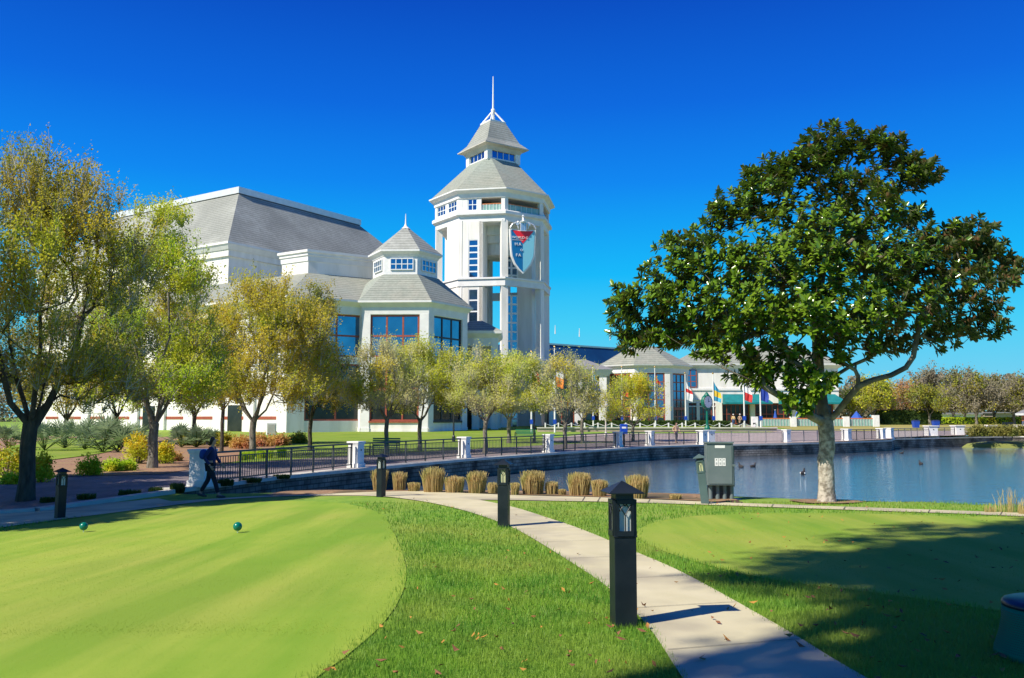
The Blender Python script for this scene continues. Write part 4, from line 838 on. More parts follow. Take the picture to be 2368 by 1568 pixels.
# ---------------------------------------------------------------- green tee balls
for i, (px, py, lb_) in enumerate(((193, 1232, 'green ball marker at left on the putting green'), (549, 1234, 'green ball marker on the putting green, right one of two'))):
    P = gp(px, py); t = thing('ball_marker', lb_, 'marker', tuple(P), 0, 'green ball markers on the putting green')
    b = MB(); b.lathe([(max(.001, .068 * math.sin(math.pi * k / 16)), .108 - .068 * math.cos(math.pi * k / 16)) for k in range(17)], 24); b.build('ball', M['teeball'], t, True, world=False)
    b = MB(); b.lathe([(.006, -.02), (.006, .02), (.022, .05)], 8); b.build('peg', M['white'], t, world=False)

# ---------------------------------------------------------------- white pillars and the railing
pil = [(466, 1130, .54, 'large white pillar at left end of the railing behind the walking person'), (823, 1085, .48, 'white pillar second from left in the railing, dappled with shade'), (1073, 1062, .48, 'white pillar in the railing in front of the round gallery lawn, third from left'),
       (1268, 1049, .48, 'white pillar in the railing below the tower, fourth from left'), (1429, 1036.5, .48, 'white pillar just left of the blue box'), (1503, 1032, .48, 'white pillar just right of the blue box'),
       (1624, 1029.5, .6, 'left one of the paired white pillars near the green clock'), (1641, 1028.2, .6, 'right one of the paired white pillars near the green clock'), (1819, 1025.5, .5, 'white pillar standing alone left of the magnolia trunk'),
       (1958, 1022, .62, 'white pillar just right of the magnolia trunk'), (2038, 1019, .6, 'left of the two white pillars at the corner of the sea wall'), (2057, 1017.5, .6, 'right of the two white pillars at the corner of the sea wall')]
pil2 = [(2158, 1013, 'white pillar on the far wall, nearest the wall corner'), (2220, 1011.5, 'white pillar in the middle of the far wall'), (2297, 1010.0, 'white pillar on the far wall beside the shrubs'), (2362, 1009, 'white pillar beside the gazebo at the right edge')]
proto = None; PP = []
edir = lambda P: min(range(len(E) - 1), key=lambda i: abs((E[i].x + E[i + 1].x) / 2 - P.x))
def pillar_proto():
    t = thing('pillar', None, None); hw = .33
    b = MB(); b.box((0, 0, .48), (.60, .60, .96)); b.build('shaft', M['pillar'], t, bevel=.01, world=False)
    b = MB(); b.box((0, 0, .07), (.70, .70, .20)); b.build('plinth', M['pillar'], t, bevel=.015, world=False)
    b = MB(); b.box((0, 0, .985), (.66, .66, .07)); b.box((0, 0, 1.05), (.72, .72, .07)); b.build('cap', M['pillar'], t, bevel=.01, world=False)
    e = MB(); e.lathe([(.0, 0), (.045, 0), (.045, .012), (0, .012)], 10); eo = e.build('emblem', M['black'], t, world=False); eo.rotation_euler = (math.pi / 2, 0, 0); eo.location = (0, -.302, .72)
    return t
for i, (px, py, s, lb_) in enumerate(pil):
    P = atz(px, py, 0).to_2d(); k = edir(P); dd = (E[k + 1] - E[k]).normalized(); nn = Vector((-dd.y, dd.x))
    # snap to the wall line, .38 in from the edge
    tt = (P - E[k]).dot(dd); C0 = P + P.normalized() * .35
    if proto is None: o = proto = pillar_proto()
    else: o = copy_tree(proto)
    o.location = (C0.x, C0.y, .055); o.rotation_euler = (0, 0, math.atan2(dd.y, dd.x)); o.scale = (s / .64, s / .64, .96 if i < 1 else .93)
    tag(o, lb_, 'pillar', 'white pillars of the lagoon railing'); PP.append(C0)
for px, py, lb_ in pil2:
    P = atz(px, py, 0); o = copy_tree(proto); o.location = (P.x, P.y + .4, .055); o.rotation_euler = (0, 0, R(6)); o.scale = (1.5, 1.5, 1.05); tag(o, lb_, 'pillar', 'white pillars of the lagoon railing'); PP.append(Vector((P.x, P.y + .4)))
def railing(A, B, label, pick=True, m=None, h=.92, gap=.36):
    m = m or M['rail_metal']; d = (B - A); L = d.length; d.normalize(); t = thing('railing', label, 'railing', (A.x, A.y, .055), math.atan2(d.y, d.x), 'metal railings between the white pillars')
    b = MB(); b.box((L / 2, 0, h), (L - 2 * gap, .06, .055)); b.build('top_rail', m, t, world=False)
    b = MB(); b.box((L / 2, 0, .12), (L - 2 * gap, .04, .035)); b.box((L / 2, 0, h - .13), (L - 2 * gap, .03, .03)); b.build('lower_rail', m, t, world=False)
    npost = max(2, round((L - 2 * gap) / 1.5) + 1)
    for k in range(npost): x = gap + .03 + (L - 2 * gap - .06) * k / (npost - 1); b = MB(); b.box((x, 0, h / 2), (.05, .05, h)); b.build('post', m, t, world=False)
    if pick:
        b = MB(); n_ = int((L - 2 * gap) / .125)
        for k in range(1, n_): b.box((gap + (L - 2 * gap) * k / n_, 0, (h - .13 + .12) / 2), (.018, .018, h - .25))
        b.build('pickets', m, t, world=False)
    return t
labels = ['dark metal railing bay behind the walking person', 'dark railing bay behind the bollard at the path bend', 'dark railing bay between third and fourth white pillars', 'dark railing bay below the grassy lawn right of the tower', 'short railing bay under the blue box', 'railing bay in front of the low tan wall']
for k, i in enumerate([0, 1, 2, 3, 4, 5]): railing(PP[i], PP[i + 1], labels[k])
M['pale_rail'] = mat('pale_railing', (.30, .28, .27), rough=.5)
railing(PP[7], PP[8], 'thin railing bay over the widest stretch of plaza', m=M['pale_rail']); railing(PP[8], PP[9], 'thin railing bay passing behind the magnolia trunk', m=M['pale_rail']); railing(PP[9], PP[10], 'dark railing bay leading to the wall corner')
for a, b_, l in ((11, 12, 'pale railing bay on the far wall, right after the corner'), (12, 13, 'pale railing bay on the far wall, middle one'), (13, 14, 'pale railing bay on the far wall above the shrubs'), (14, 15, 'pale railing bay ending at the gazebo')): railing(PP[a], PP[b_], l, m=M['pale_rail'], gap=.55)

# ---------------------------------------------------------------- utility cabinet by the water
P = gp(1664, 1156); cab = thing('utility_cabinet', 'grey green electrical cabinet on conduit legs beside the lagoon', 'cabinet', (P.x, P.y, P.z), R(-3)); q = P.y / F
wc = 60 * q; zb_, zt_ = (1156 - 1122) * q, (1156 - 1027) * q
b = MB(); b.box((0, 0, (zb_ + zt_) / 2), (wc, .32, zt_ - zb_)); bo = b.build('housing', M['cabinet'], cab, bevel=.008, world=False)
b = MB(); b.box((0, -.005, zt_ + .012), (wc + .03, .37, .03)); b.build('lid', M['cabinet'], cab, world=False)
b = MB(); b.box((0, -.168, (zb_ + zt_) / 2 - .01), (wc - .07, .014, zt_ - zb_ - .09)); b.build('door', M['cabinet'], cab, bevel=.003, world=False)
b = MB(); b.box((wc / 2 + .01, -.1, zb_ + .42), (.03, .05, .9)); b.box((wc / 2 + .0, -.19, zb_ + .44), (.06, .04, .05)); b.build('conduit', M['cabinet'], cab, world=False)
b = MB(); b.box((.0, -.177, zt_ - .075), (.22, .006, .06)); b.build('nameplate', M['label_white'], cab, world=False)
for i in range(3):
    x = -.082 + i * .082; b = MB(); b.box((x, -.178, zb_ + .51), (.072, .008, .17)); lo = b.build('warning_label', M['label_white'], cab, world=False)
    k = MB(); k.add([(x - .016, -.184, zb_ + .55), (x + .016, -.184, zb_ + .55), (x, -.184, zb_ + .58)], [(0, 1, 2)]); k.box((x, -.184, zb_ + .49), (.034, .003, .01)); k.box((x, -.184, zb_ + .465), (.03, .003, .008)); k.build('symbol', M['black'], lo, world=False)
for i in range(4): x = -wc / 2 + .10 + i * .155; b = MB(); b.tube([(x, .02, -.25), (x, .02, zb_ + .02)], .045, 10); b.build('leg', M['cabinet'], cab, world=False)
b = MB(); b.box((0, .06, zb_ / 2 - .05), (wc - .08, .04, zb_ + .1)); b.build('rear_plate', M['black'], cab, world=False)
P = gp(1700, 1157); b = MB(); b.box((P.x, P.y + .25, P.z - .05), (.34, .4, .12)); tag(b.build('drain_cover', M['black']), 'low dark square box lying at the foot of the utility cabinet', 'drain box')

# ---------------------------------------------------------------- green litter bin at the lower right corner
P = gp(2293, 1545); bx, by = P.x + .50, P.y + .2
bn = thing('litter_bin', 'dark green perforated metal litter bin with blue lid at lower right corner', 'litter bin', (bx, by, gz(bx, by))); bn.scale = (1, 1, .80)
b = MB(); b.lathe([(.30, .0), (.335, .02), (.33, .07), (.30, .18), (.28, .30), (.275, .40)], 48); b.build('basket', M['bin_green'], bn, True, world=False)
b = MB()
for k in range(150):
    for j in range(18):
        a = 2 * math.pi * (k + .5 * (j % 2)) / 150; z = .08 + j * .017; r = .30 + .03 * max(0, (.18 - z) / .12) - .022 * max(0, (z - .18) / .2) + .0015 + (.001)
        r = float(np.interp(z, [.0, .02, .07, .18, .30, .40], [.30, .335, .33, .30, .28, .275])) + .0012; ca, sa = math.cos(a), math.sin(a); s = .0032
        if ca > .4: continue
        b.add([(r * ca - s * sa, r * sa + s * ca, z - s * 1.0), (r * ca + s * sa, r * sa - s * ca, z - s), (r * ca + s * sa, r * sa - s * ca, z + s), (r * ca - s * sa, r * sa + s * ca, z + s)], [(0, 1, 2, 3)])
b.build('perforations', M['black'], bn, world=False)
b = MB(); b.lathe([(.25, .40), (.275, .405), (.277, .43), (.265, .45), (.24, .462), (.01, .468)], 40); b.build('lid', M['bin_lid'], bn, True, world=False)

# ---------------------------------------------------------------- benches, lamps, clock, signs
def bench(px, py, Y, w, label):
    P = at(px, py, Y); z = gz(P.x, P.y); t = thing('bench', label, 'bench', (P.x, P.y, z), R(-10), 'dark benches behind the railing')
    b = MB()
    for k in range(4): b.box((0, -.1 + k * .13, .43), (w, .1, .03))
    b.build('seat', M['clock_green'], t, world=False); b = MB()
    for k in range(4): b.box((0, .36 + k * .02, .55 + k * .11), (w, .03, .08))
    b.build('backrest', M['clock_green'], t, world=False)
    for s in (-1, 1):
        b = MB(); x = s * (w / 2 - .03); b.tube([(x, -.15, 0), (x, -.12, .6), (x, .0, .68), (x, .3, .66), (x, .38, .4), (x, .42, 0)], .025, 6); b.build('armrest', M['black'], t, world=False)
bench(888, 1034, 46, 1.5, 'dark green bench with curved arms behind the bollard at the path bend'); bench(1214, 1012, 72, 1.7, 'low dark bench on the lawn below the tower')
def lamp(px, py, ytop, Y, label, globe):
    P = at(px, py, Y); z = gz(P.x, P.y); zt = at(px, ytop, Y).z; t = thing('street_lamp', label, 'street lamp', (P.x, P.y, z)); m = M['kerb'] if globe else M['black']
    b = MB(); b.lathe([(.14, 0), (.13, .4), (.065, .5), (.05, zt - z - .5)], 8); b.build('pole', m, t, world=False)
    if globe: b = MB(); b.lathe([(.001 + .22 * math.sin(math.pi * k / 8), zt - z - .25 - .22 * math.cos(math.pi * k / 8)) for k in range(9)], 14); b.build('globe', M['label_white'], t, True, world=False)
    else: b = MB(); b.lathe([(.05, zt - z - .5), (.16, zt - z - .45), (.2, zt - z - .1), (.02, zt - z)], 8); b.build('lantern', m, t, world=False)
lamp(1401, 1005, 931, 80, 'white globe lamp on a pale pole in front of the low tan wall', True)
lamp(1235, 1026, 935, 66, 'slim dark lamp post on the lawn below the tower', False)
lamp(1049, 1010, 905, 70, 'thin brown post beside the small trees in front of the pavilion', False)
Yk = 84; P = at(1636, 1010, Yk); t = thing('street_clock', 'dark green post clock with white face behind the paired pillars', 'clock', (P.x, P.y, 0), R(38)); q = Yk / F
b = MB(); b.lathe([(.36, 0), (.36, .5), (.28, .6), (.28, 1.0), (.13, 1.25), (.10, 2.6), (.16, 2.75), (.1, 2.85)], 10); b.build('post', M['clock_green'], t, world=False)
b = MB(); hc = 3.45; ring_ = lambda r, y: [(r * math.cos(R(a)), y, hc + r * math.sin(R(a)) * 1.02) for a in range(0, 360, 20)]
b.loft([ring_(.66, -.17), ring_(.7, 0), ring_(.66, .17)]); b.lathe([(.3, 4.05), (.2, 4.2), (.05, 4.4)], 8); b.build('head', M['clock_green'], t, world=False)
b = MB(); b.loft([ring_(.54, -.19), ring_(.54, -.175)]); fo = b.build('clock_face', M['label_white'], t, world=False)
b = MB(); b.box((0, -.2, hc + .16), (.05, .01, .36)); b.box((.11, -.2, hc + .05), (.24, .01, .05)); 
for k in range(12): a = R(30 * k); b.box((.46 * math.cos(a), -.2, hc + .46 * math.sin(a)), (.045, .01, .045))
b.build('clock_hands', M['black'], fo, world=False)
P = at(1448, 1036, 59.5); t = thing('post_box', 'bright blue box on a dark post between two white pillars', 'box', (P.x, P.y + 1.2, 0)); q = 59.5 / F
b = MB(); b.box((0, 0, .45), (.12, .12, 1.0)); b.build('post', M['black'], t, world=False)
zq = at(1448, 1004, 60).z; zw = at(1448, 981, 60).z; b = MB(); b.box((0, 0, (zq + zw) / 2), (.5, .4, zw - zq)); b.build('box', M['blue_paint'], t, bevel=.03, world=False)
b = MB(); b.box((0, -.205, (zq + zw) / 2 + .1), (.3, .01, .12)); b.build('label', M['label_white'], t, world=False)
for px, py, l in ((2118, 989, 'blue bin on the far lawn left of the blue round one'), (2164, 985, 'tall dark blue bin with red mark beside a far tree')):
    P = at(px, py, 120); t = thing('recycling_bin', l, 'bin', (P.x, P.y, gz(P.x, P.y)), 0, 'blue bins on the far lawn'); b = MB(); b.loft([[(-.32, -.32, 0), (.32, -.32, 0), (.32, .32, 0), (-.32, .32, 0)], [(-.4, -.4, .9), (.4, -.4, .9), (.4, .4, .9), (-.4, .4, .9)]]); b.build('body', M['blue_paint'], t, world=False)
    b = MB(); b.loft([[(-.42, -.42, .9), (.42, -.42, .9), (.42, .42, .9), (-.42, .42, .9)], [(-.3, -.3, 1.05), (.3, -.3, 1.05), (.3, .3, 1.05), (-.3, .3, 1.05)]]); b.build('lid', M['navy_cloth'], t, world=False)
# grey electrical pedestal by the pavilion
P = at(627, 1000, 88); t = thing('service_box', 'pale grey service box standing on the lawn near the hall entrance', 'service box', (P.x, P.y, gz(P.x, P.y)), R(20)); b = MB(); b.box((0, 0, .6), (.95, .6, 1.25)); b.build('housing', M['stucco_trim'], t, bevel=.05, world=False); b = MB(); b.box((0, -.31, .6), (.75, .02, .95)); b.build('door', M['kerb'], t, world=False)
# flagpoles
flags = [(1229, 998, 815, 98, [('flag_red', 1)], 'flagpole with long red flag in front of the tower'), (1283, 1000, 804, 98, [('flag_green', 1), ('flag_white', 1), ('flag_orange', 1)], 'flagpole with green white and orange flag'),
         (1372, 980, 848, 118, [('flag_sky', .6), ('flag_blue', 1), ('flag_white', .5)], 'flagpole with blue and white flag over the small trees'), (1439, 980, 850, 120, [('flag_red', .5), ('flag_yellow', 1), ('flag_red', .5)], 'flagpole with red and yellow flag beside the glass pavilion'), (1516, 982, 850, 118, [('flag_red', .8), ('flag_blue', 1.2)], 'flagpole with dark blue and red flag in front of the pavilion windows'),
         (1586, 983, 864, 118, [('flag_white', 1), ('flag_red', .5), ('flag_white', 1)], 'flagpole with white flag and red centre'), (1651, 987, 865, 112, [('flag_sky', 1), ('flag_yellow', .7), ('flag_sky', .5)], 'flagpole with sky blue and yellow flag behind the clock'), (1722, 994, 862, 106, [('flag_white', 1), ('flag_red', .7)], 'flagpole in front of the teal awning, left of two there'), (1760, 1000, 862, 104, [('flag_white', .5), ('flag_blue', 1)], 'flagpole in front of the teal awning, right of two there')]
for px, py, yt, Y, st, l in flags:
    P = at(px, py, Y); z = .7 if Y > 99 else gz(P.x, P.y); zt = at(px, yt, Y).z; t = thing('flagpole', l, 'flagpole', (P.x, P.y, z), 0, 'flagpoles in front of the buildings'); hh = zt - z
    b = MB(); b.tube([(0, 0, 0), (0, 0, hh * .5), (0, 0, hh)], [.10, .085, .05], 8); b.build('pole', M['white'], t, world=False)
    b = MB(); b.lathe([(.001 + .13 * math.sin(math.pi * k / 6), hh + .1 - .13 * math.cos(math.pi * k / 6)) for k in range(7)], 8); b.build('finial', M['brass'], t, world=False)
    fl = hh * .36; tot = sum(a for _, a in st); top = hh - .9; rr = random.Random(px); fo = None; cut = 0
    wv = [(.0 + .0, 0)]; 
    for mname, a in st:       # limp flag, hanging down the pole in folds
        V = []; Fc = []; z0 = top - fl * cut / tot; cut += a; z1 = top - fl * cut / tot; nr = 5
        for i in range(nr + 1):
            zz = z0 + (z1 - z0) * i / nr; g = (top - zz) / fl; ww = .18 + .75 * math.sin(min(1, g * 1.15) * math.pi * .62)
            for j in range(6): s = j / 5; V.append((.08 + ww * s, .16 * math.sin(s * 9 + g * 3) * s + .05, zz - .45 * s * (1 - g * .3)))
        for i in range(nr):
            for j in range(5): k = i * 6 + j; Fc.append((k, k + 1, k + 7, k + 6))
        b = MB(); b.add(V, Fc)
        if fo is None: fo = b.build('flag', M[mname], t, world=False)
        else: b.build('flag_stripe', M[mname], fo, world=False)
    b = MB(); b.box((0, -.0, max(1.2, .1 * hh)), (.36, .26, .5)); b.build('sign_sleeve', M['blue_paint'], t, world=False)
# terrace wall, terrace lawn, hedges, rope fence
t = thing('terrace_wall', 'low tan stone retaining wall with white coping in front of the flagpoles', 'retaining wall', (3, 100, 0)); xa, xb = at(1243, 990, 101).x, at(1796, 990, 101).x
b = MB(); b.box(((xa + xb) / 2, 101.2, .2), (xb - xa, .5, 1.1)); b.build('wall', M['terrace_stone'], t); b = MB(); b.box(((xa + xb) / 2, 101.15, .8), (xb - xa + .1, .65, .12)); b.build('coping', M['kerb'], t)
b = MB(); b.add([(xa, 101.4, .76), (xb, 101.4, .76), (xb, 131, .8), (xa, 146, .8)], [(0, 1, 2, 3)]); tag(b.build('terrace_lawn', M['farturf']), kind='structure')
def leaf_box(name, x0, x1, y0, y1, z0, z1, m, n, s, label, cat, parent=None):
    P = np.stack([rng.uniform(x0, x1, n), rng.uniform(y0, y1, n), z0 + (z1 - z0) * rng.random(n) ** .7], 1); D1 = rng.normal(size=(n, 3)); D1 /= np.linalg.norm(D1, axis=1)[:, None]; D2 = np.cross(D1, rng.normal(size=(n, 3))); D2 /= np.linalg.norm(D2, axis=1)[:, None]
    sc = s * (.6 + .8 * rng.random((n, 1))); V = np.stack([P - D1 * sc, P + D2 * sc * .5, P + D1 * sc, P - D2 * sc * .5], 1); o = np_mesh(name, V, np.arange(n * 4).reshape(n, 4), m, parent)
    if label: tag(o, label, cat)
    return o
def hedge(px0, px1, Y, zt, dep, m, label, n=5000, s=.16, z0=.4):
    x0, x1 = at(px0, 975, Y).x, at(px1, 975, Y).x; t = thing('hedge', label, 'hedge', ((x0 + x1) / 2, Y, z0))
    b = MB(); b.box(((x0 + x1) / 2, Y + dep / 2, (z0 + zt) / 2 - .1), (x1 - x0 - .3, dep - .3, zt - z0 - .1)); b.build('core', M['lf_dark'], t)
    o = leaf_box('foliage', x0, x1, Y, Y + dep, z0, zt, m, n, s, None, None); o.parent = t; o.location = (-(x0 + x1) / 2, -Y, -z0)
hedge(1338, 1660, 119.2, 1.55, 1.5, M['lf_dark'], 'dark clipped hedge along the foot of the far pavilion', 5000); hedge(1655, 1690, 110, 1.5, 2, M['lf_dark'], 'short clipped hedge block beside the restaurant path', 1500)
hedge(2178, 2372, 160, 1.95, 2, M['lf_green'], 'long bright clipped hedge in front of the low building at right', 7000, .2); hedge(2040, 2180, 150, 3.1, 4, M['lf_dark'], 'tall dark shrubbery beneath the far trees', 7000, .3)
t = thing('rope_fence', 'low white rope fence with short white posts on the terrace lawn', 'fence', (15, 104, .8)); pr = None; rp = MB()
for i in range(17):
    x = xa + 1 + (xb - xa - 2) * i / 16; y = 104 + 1.5 * math.sin(i * .5); b = MB(); b.box((x, y, 1.05), (.15, .15, .62)); b.build('post', M['white'], t); p = Vector((x, y, 1.26))
    if pr is not None: rp.tube([pr, (pr + p) / 2 - Vector((0, 0, .3)), p], .03, 4)
    pr = p
rp.build('rope', M['rope'], t)
b = MB(); b.add([(at(1355, 985, 112).x, 110, .84), (at(1460, 985, 112).x, 110, .84), (at(1455, 985, 118).x, 116, .84), (at(1360, 985, 118).x, 116, .84)], [(0, 1, 2, 3)]); tag(b.build('practice_mat_ground', M['teeball']), kind='structure')
# patio of the restaurant
t = thing('patio_fence', 'patio fence of green glass panels with orange handrail and white posts before the restaurant', 'fence', (40, 128, .7)); Yp = 126; A = Vector((at(1745, 980, Yp).x, Yp, 0)); Lp = at(2022, 980, Yp).x - A.x; d = dirv(0); n = Vector((0, -1, 0))
b = MB(); b.slab(A, d, n, 0, Lp, .75, 1.75, .06); b.build('glass_panels', M['glass_rail'], t); b = MB(); b.slab(A, d, n, 0, Lp, 1.76, 1.9, .14, .04); b.build('handrail', M['handrail'], t)
for px in (1745, 1834, 1956, 2025): x = at(px, 980, Yp).x; b = MB(); b.box((x, Yp, 1.2), (.8, .8, 1.8 if px != 2025 else 2.2)); b.build('post', M['pillar'], t)
b = MB()
for k in range(40): b.box((A.x + Lp * (k + .5) / 40, Yp - .08, 1.25), (.05, .04, 1.0))
b.build('mullion', M['white'], t)
for px, top, base, op, l in ((1793, 947, 972, 0, 'closed blue parasol on the patio left of the magnolia trunk'), (1843, 951, 972, .35, 'half closed blue parasol just left of the magnolia trunk'), (1929, 948, 972, .1, 'blue parasol seen right behind the magnolia branches'), (1981, 951, 970, 1, 'blue pointed parasol on the patio near the far yellow trees')):
    P = at(px, 970, 131); zt = at(px, top, 131).z; tt = thing('parasol', l, 'parasol', (P.x, P.y, .7), 0, 'blue parasols on the patio'); b = MB(); b.tube([(0, 0, 0), (0, 0, zt - .7)], .05, 6); b.build('pole', M['white'], tt, world=False)
    r = .28 + .75 * op; b = MB(); b.lathe([(r * .9, zt - .7 - 1.35 + .1 * op), (r, zt - .7 - 1.2), (r * .45, zt - .7 - .5), (.02, zt - .7)], 8); b.build('canopy', M['blue_canvas'], tt, world=False)
for px, l in ((1853, 'small black path light on the tan lawn, left one'), (1892, 'small black path light on the tan lawn, right one')):
    src = 1660 + (985 - 0) / 5.148
for px, l in ((1712, 'small black spotlight on a stake at left edge of the tan lawn'), (1748, 'small black spotlight on a stake on the tan lawn near the flagpole')):
    P = at(px, 993, 108); t = thing('spotlight', l, 'spotlight', (P.x, P.y, gz(P.x, P.y)), 0, 'small spotlights on the tan lawn'); b = MB(); b.tube([(0, 0, 0), (.05, 0, .7)], .05, 6); b.build('stake', M['black'], t, world=False); b = MB(); b.box((-.05, 0, .78), (.5, .3, .22)); b.build('lamp_head', M['black'], t, world=False)
# menu board stand near gazebo
P = at(2362 - 0, 1000, 88); P = at(2331, 1003, 86); t = thing('sign_board', 'small dark framed board on a stand beside the gazebo', 'sign', (P.x, P.y, 0)); b = MB(); b.box((0, 0, 1.35), (1.0, .08, .35)); b.build('header', M['black'], t, world=False); b = MB(); b.box((0, .0, .75), (.8, .06, .8)); b.build('panel', M['glass_rail'], t, world=False)
for s in (-1, 1): b = MB(); b.box((s * .45, .05, .7), (.07, .07, 1.4)); b.build('leg', M['black'], t, world=False)
# ducks
for i, (px, py, s) in enumerate(((1857, 1097, 1.2), (1741, 1080, 1), (1714, 1081, 1.1), (2085, 1049, .9), (2130, 1074, 1))):
    P = atz(px, py, -.85); t = thing('duck', ['dark duck with white flank nearest the magnolia trunk', 'small dark duck, right of the pair near the cabinet', 'small dark duck, left of the pair near the cabinet', 'tiny dark bird on the water near the wall corner', 'small dark duck swimming right of the magnolia trunk'][i], 'duck', tuple(P), random.random() * 3, 'ducks on the lagoon'); t.scale = (s,) * 3
    b = MB(); b.tube([(-.22, 0, .09), (-.12, 0, .05), (.02, 0, .045), (.13, 0, .06), (.16, 0, .14), (.17, 0, .21), (.21, 0, .225), (.27, 0, .215)], [.01, .07, .1, .075, .04, .035, .035, .01], 8); b.build('body', M['duck'], t, True, world=False)
    if i == 0: b = MB(); b.box((-.02, -.09, .06), (.12, .03, .05)); b.box((-.02, .09, .06), (.12, .03, .05)); b.build('wing_patch', M['label_white'], t, world=False)
# ---------------------------------------------------------------- trees
def grow(base, targets, rs, stepf=.12, up=.15, jit=.05, zpen=.8, plw=.2):
    """base: list of polylines (local coords) ; returns nodes, parent index"""
    N = []; par = []; pl = []
    for line, pidx in base:
        prev = -1
        if pidx is not None: prev = min(range(len(N)), key=lambda i: (Vector(N[i]) - Vector(line[0])).length)
        for k, p in enumerate(line):
            if prev >= 0 and k == 0 and pidx is not None: continue
            N.append(tuple(p)); par.append(prev); pl.append((pl[prev] + (Vector(p) - Vector(N[prev])).length) if prev >= 0 else 0); prev = len(N) - 1
    tips = []; NA = np.zeros((60000, 3)); PL = np.zeros(60000); n = len(N); NA[:n] = N; PL[:n] = pl; zmin = base[0][0][-1][2] * .55
    for t in targets:
        t = np.asarray(t); dv = NA[:n] - t; dist = np.sqrt((dv ** 2).sum(1)); cost = dist + plw * PL[:n] + zpen * np.maximum(0, dv[:, 2]) + (NA[:n, 2] < zmin) * 1e3
        i = int(np.argmin(cost)); p0 = NA[i].copy(); L = dist[i]
        if L < .02: continue
        k = max(1, int(round(L / stepf))); pd = p0 - NA[par[i]] if par[i] >= 0 else np.array([0, 0, 1.]); pd = pd / (np.linalg.norm(pd) + 1e-6)
        c = p0 + pd * L * .35 + np.array([0, 0, up * L]); prev = i
        for j in range(1, k + 1):
            s = j / k; p = (1 - s) ** 2 * p0 + 2 * s * (1 - s) * c + s * s * t
            if j < k: p = p + rs.normal(0, jit * min(L, 1.5) * .5, 3)
            NA[n] = p; par.append(prev); PL[n] = PL[prev] + np.linalg.norm(p - NA[prev]); prev = n; n += 1
        tips.append(prev)
    return NA[:n], par, tips
def wood_mesh(name, NA, par, r0, rtip, m, parent, flare=1.3, seg=(9, 5, 3), flh=.5, cap=None):
    n = len(NA); cnt = np.zeros(n); ch = [[] for _ in range(n)]
    for i in range(n - 1, -1, -1):
        if cnt[i] == 0: cnt[i] = 1
        if par[i] >= 0: cnt[par[i]] += cnt[i]; ch[par[i]].append(i)
    p_ = math.log(r0 / rtip) / math.log(cnt[0]); r = rtip * cnt ** p_
    b = MB(); starts = [0]
    while starts:
        s = starts.pop(); chain = ([par[s]] if par[s] >= 0 else []) + [s]; i = s
        while ch[i]:
            nx = max(ch[i], key=lambda k: cnt[k]); starts += [k for k in ch[i] if k != nx]; chain.append(nx); i = nx
        rad = [r[k] for k in chain]; 
        if par[s] >= 0: rad[0] = min(rad[0], rad[1] * 1.25)
        if par[s] < 0:
            for q, k in enumerate(chain):
                z = NA[k][2] - NA[0][2]
                if z < flh: rad[q] *= 1 + (flare - 1) * (1 - z / flh) ** 2
        if cap: rad = [min(x, cap) if q > 2 or par[s] >= 0 else x for q, x in enumerate(rad)]
        R_ = max(rad); sg = seg[0] if R_ > .05 else seg[1] if R_ > .018 else seg[2]
        b.tube([NA[k] for k in chain], rad, sg, False)
    return b.build(name, m, parent, True, world=False), r
def unit(a): return a / (np.linalg.norm(a, axis=-1, keepdims=True) + 1e-9)
def spray(tips, centre, rs, ntw, nlf, tl, ls, lw, upb=.35, out=.7, drop=0.0):
    """leafy twigs around each tip. returns leaf tris/quads and twig slivers"""
    T = np.repeat(tips, ntw, axis=0); o = unit(T - centre); D = unit(o * out + rs.normal(0, .42, T.shape) + np.array([0, 0, upb])); Ls = tl * (.5 + .8 * rs.random((len(T), 1))); E_ = T + D * Ls
    side = unit(np.cross(D, rs.normal(size=D.shape))); w = .004 + tl * .009
    TV = np.stack([T - side * w, T + side * w, E_], 1)
    n = len(T) * nlf; B = np.repeat(T, nlf, axis=0); DD = np.repeat(D, nlf, axis=0); LL = np.repeat(Ls, nlf, axis=0); s = rs.random((n, 1)) ** .8
    P = B + DD * LL * s + rs.normal(0, ls * .9, (n, 3)); d1 = unit(DD * .6 + rs.normal(0, .7, (n, 3)) - np.array([0, 0, drop])); d2 = unit(np.cross(d1, np.array([-.45, -.33, .75]) + rs.normal(0, .55, d1.shape))); sz = ls * (.55 + .9 * rs.random((n, 1)))
    V = np.stack([P, P + d1 * sz * .5 + d2 * sz * lw, P + d1 * sz, P + d1 * sz * .5 - d2 * sz * lw], 1)
    return V, TV
def sample_blobs(blobs, n, rs, bias=.45, mind=.0):
    w = np.array([(b[3] * b[4] * b[5]) ** .67 for b in blobs]); w /= w.sum(); out = []
    for i in rs.choice(len(blobs), n, p=w):
        b = blobs[i]; d = unit(rs.normal(size=3)); r = rs.random() ** bias; out.append(np.array(b[:3]) + d * r * np.array(b[3:6]))
    return np.array(out)
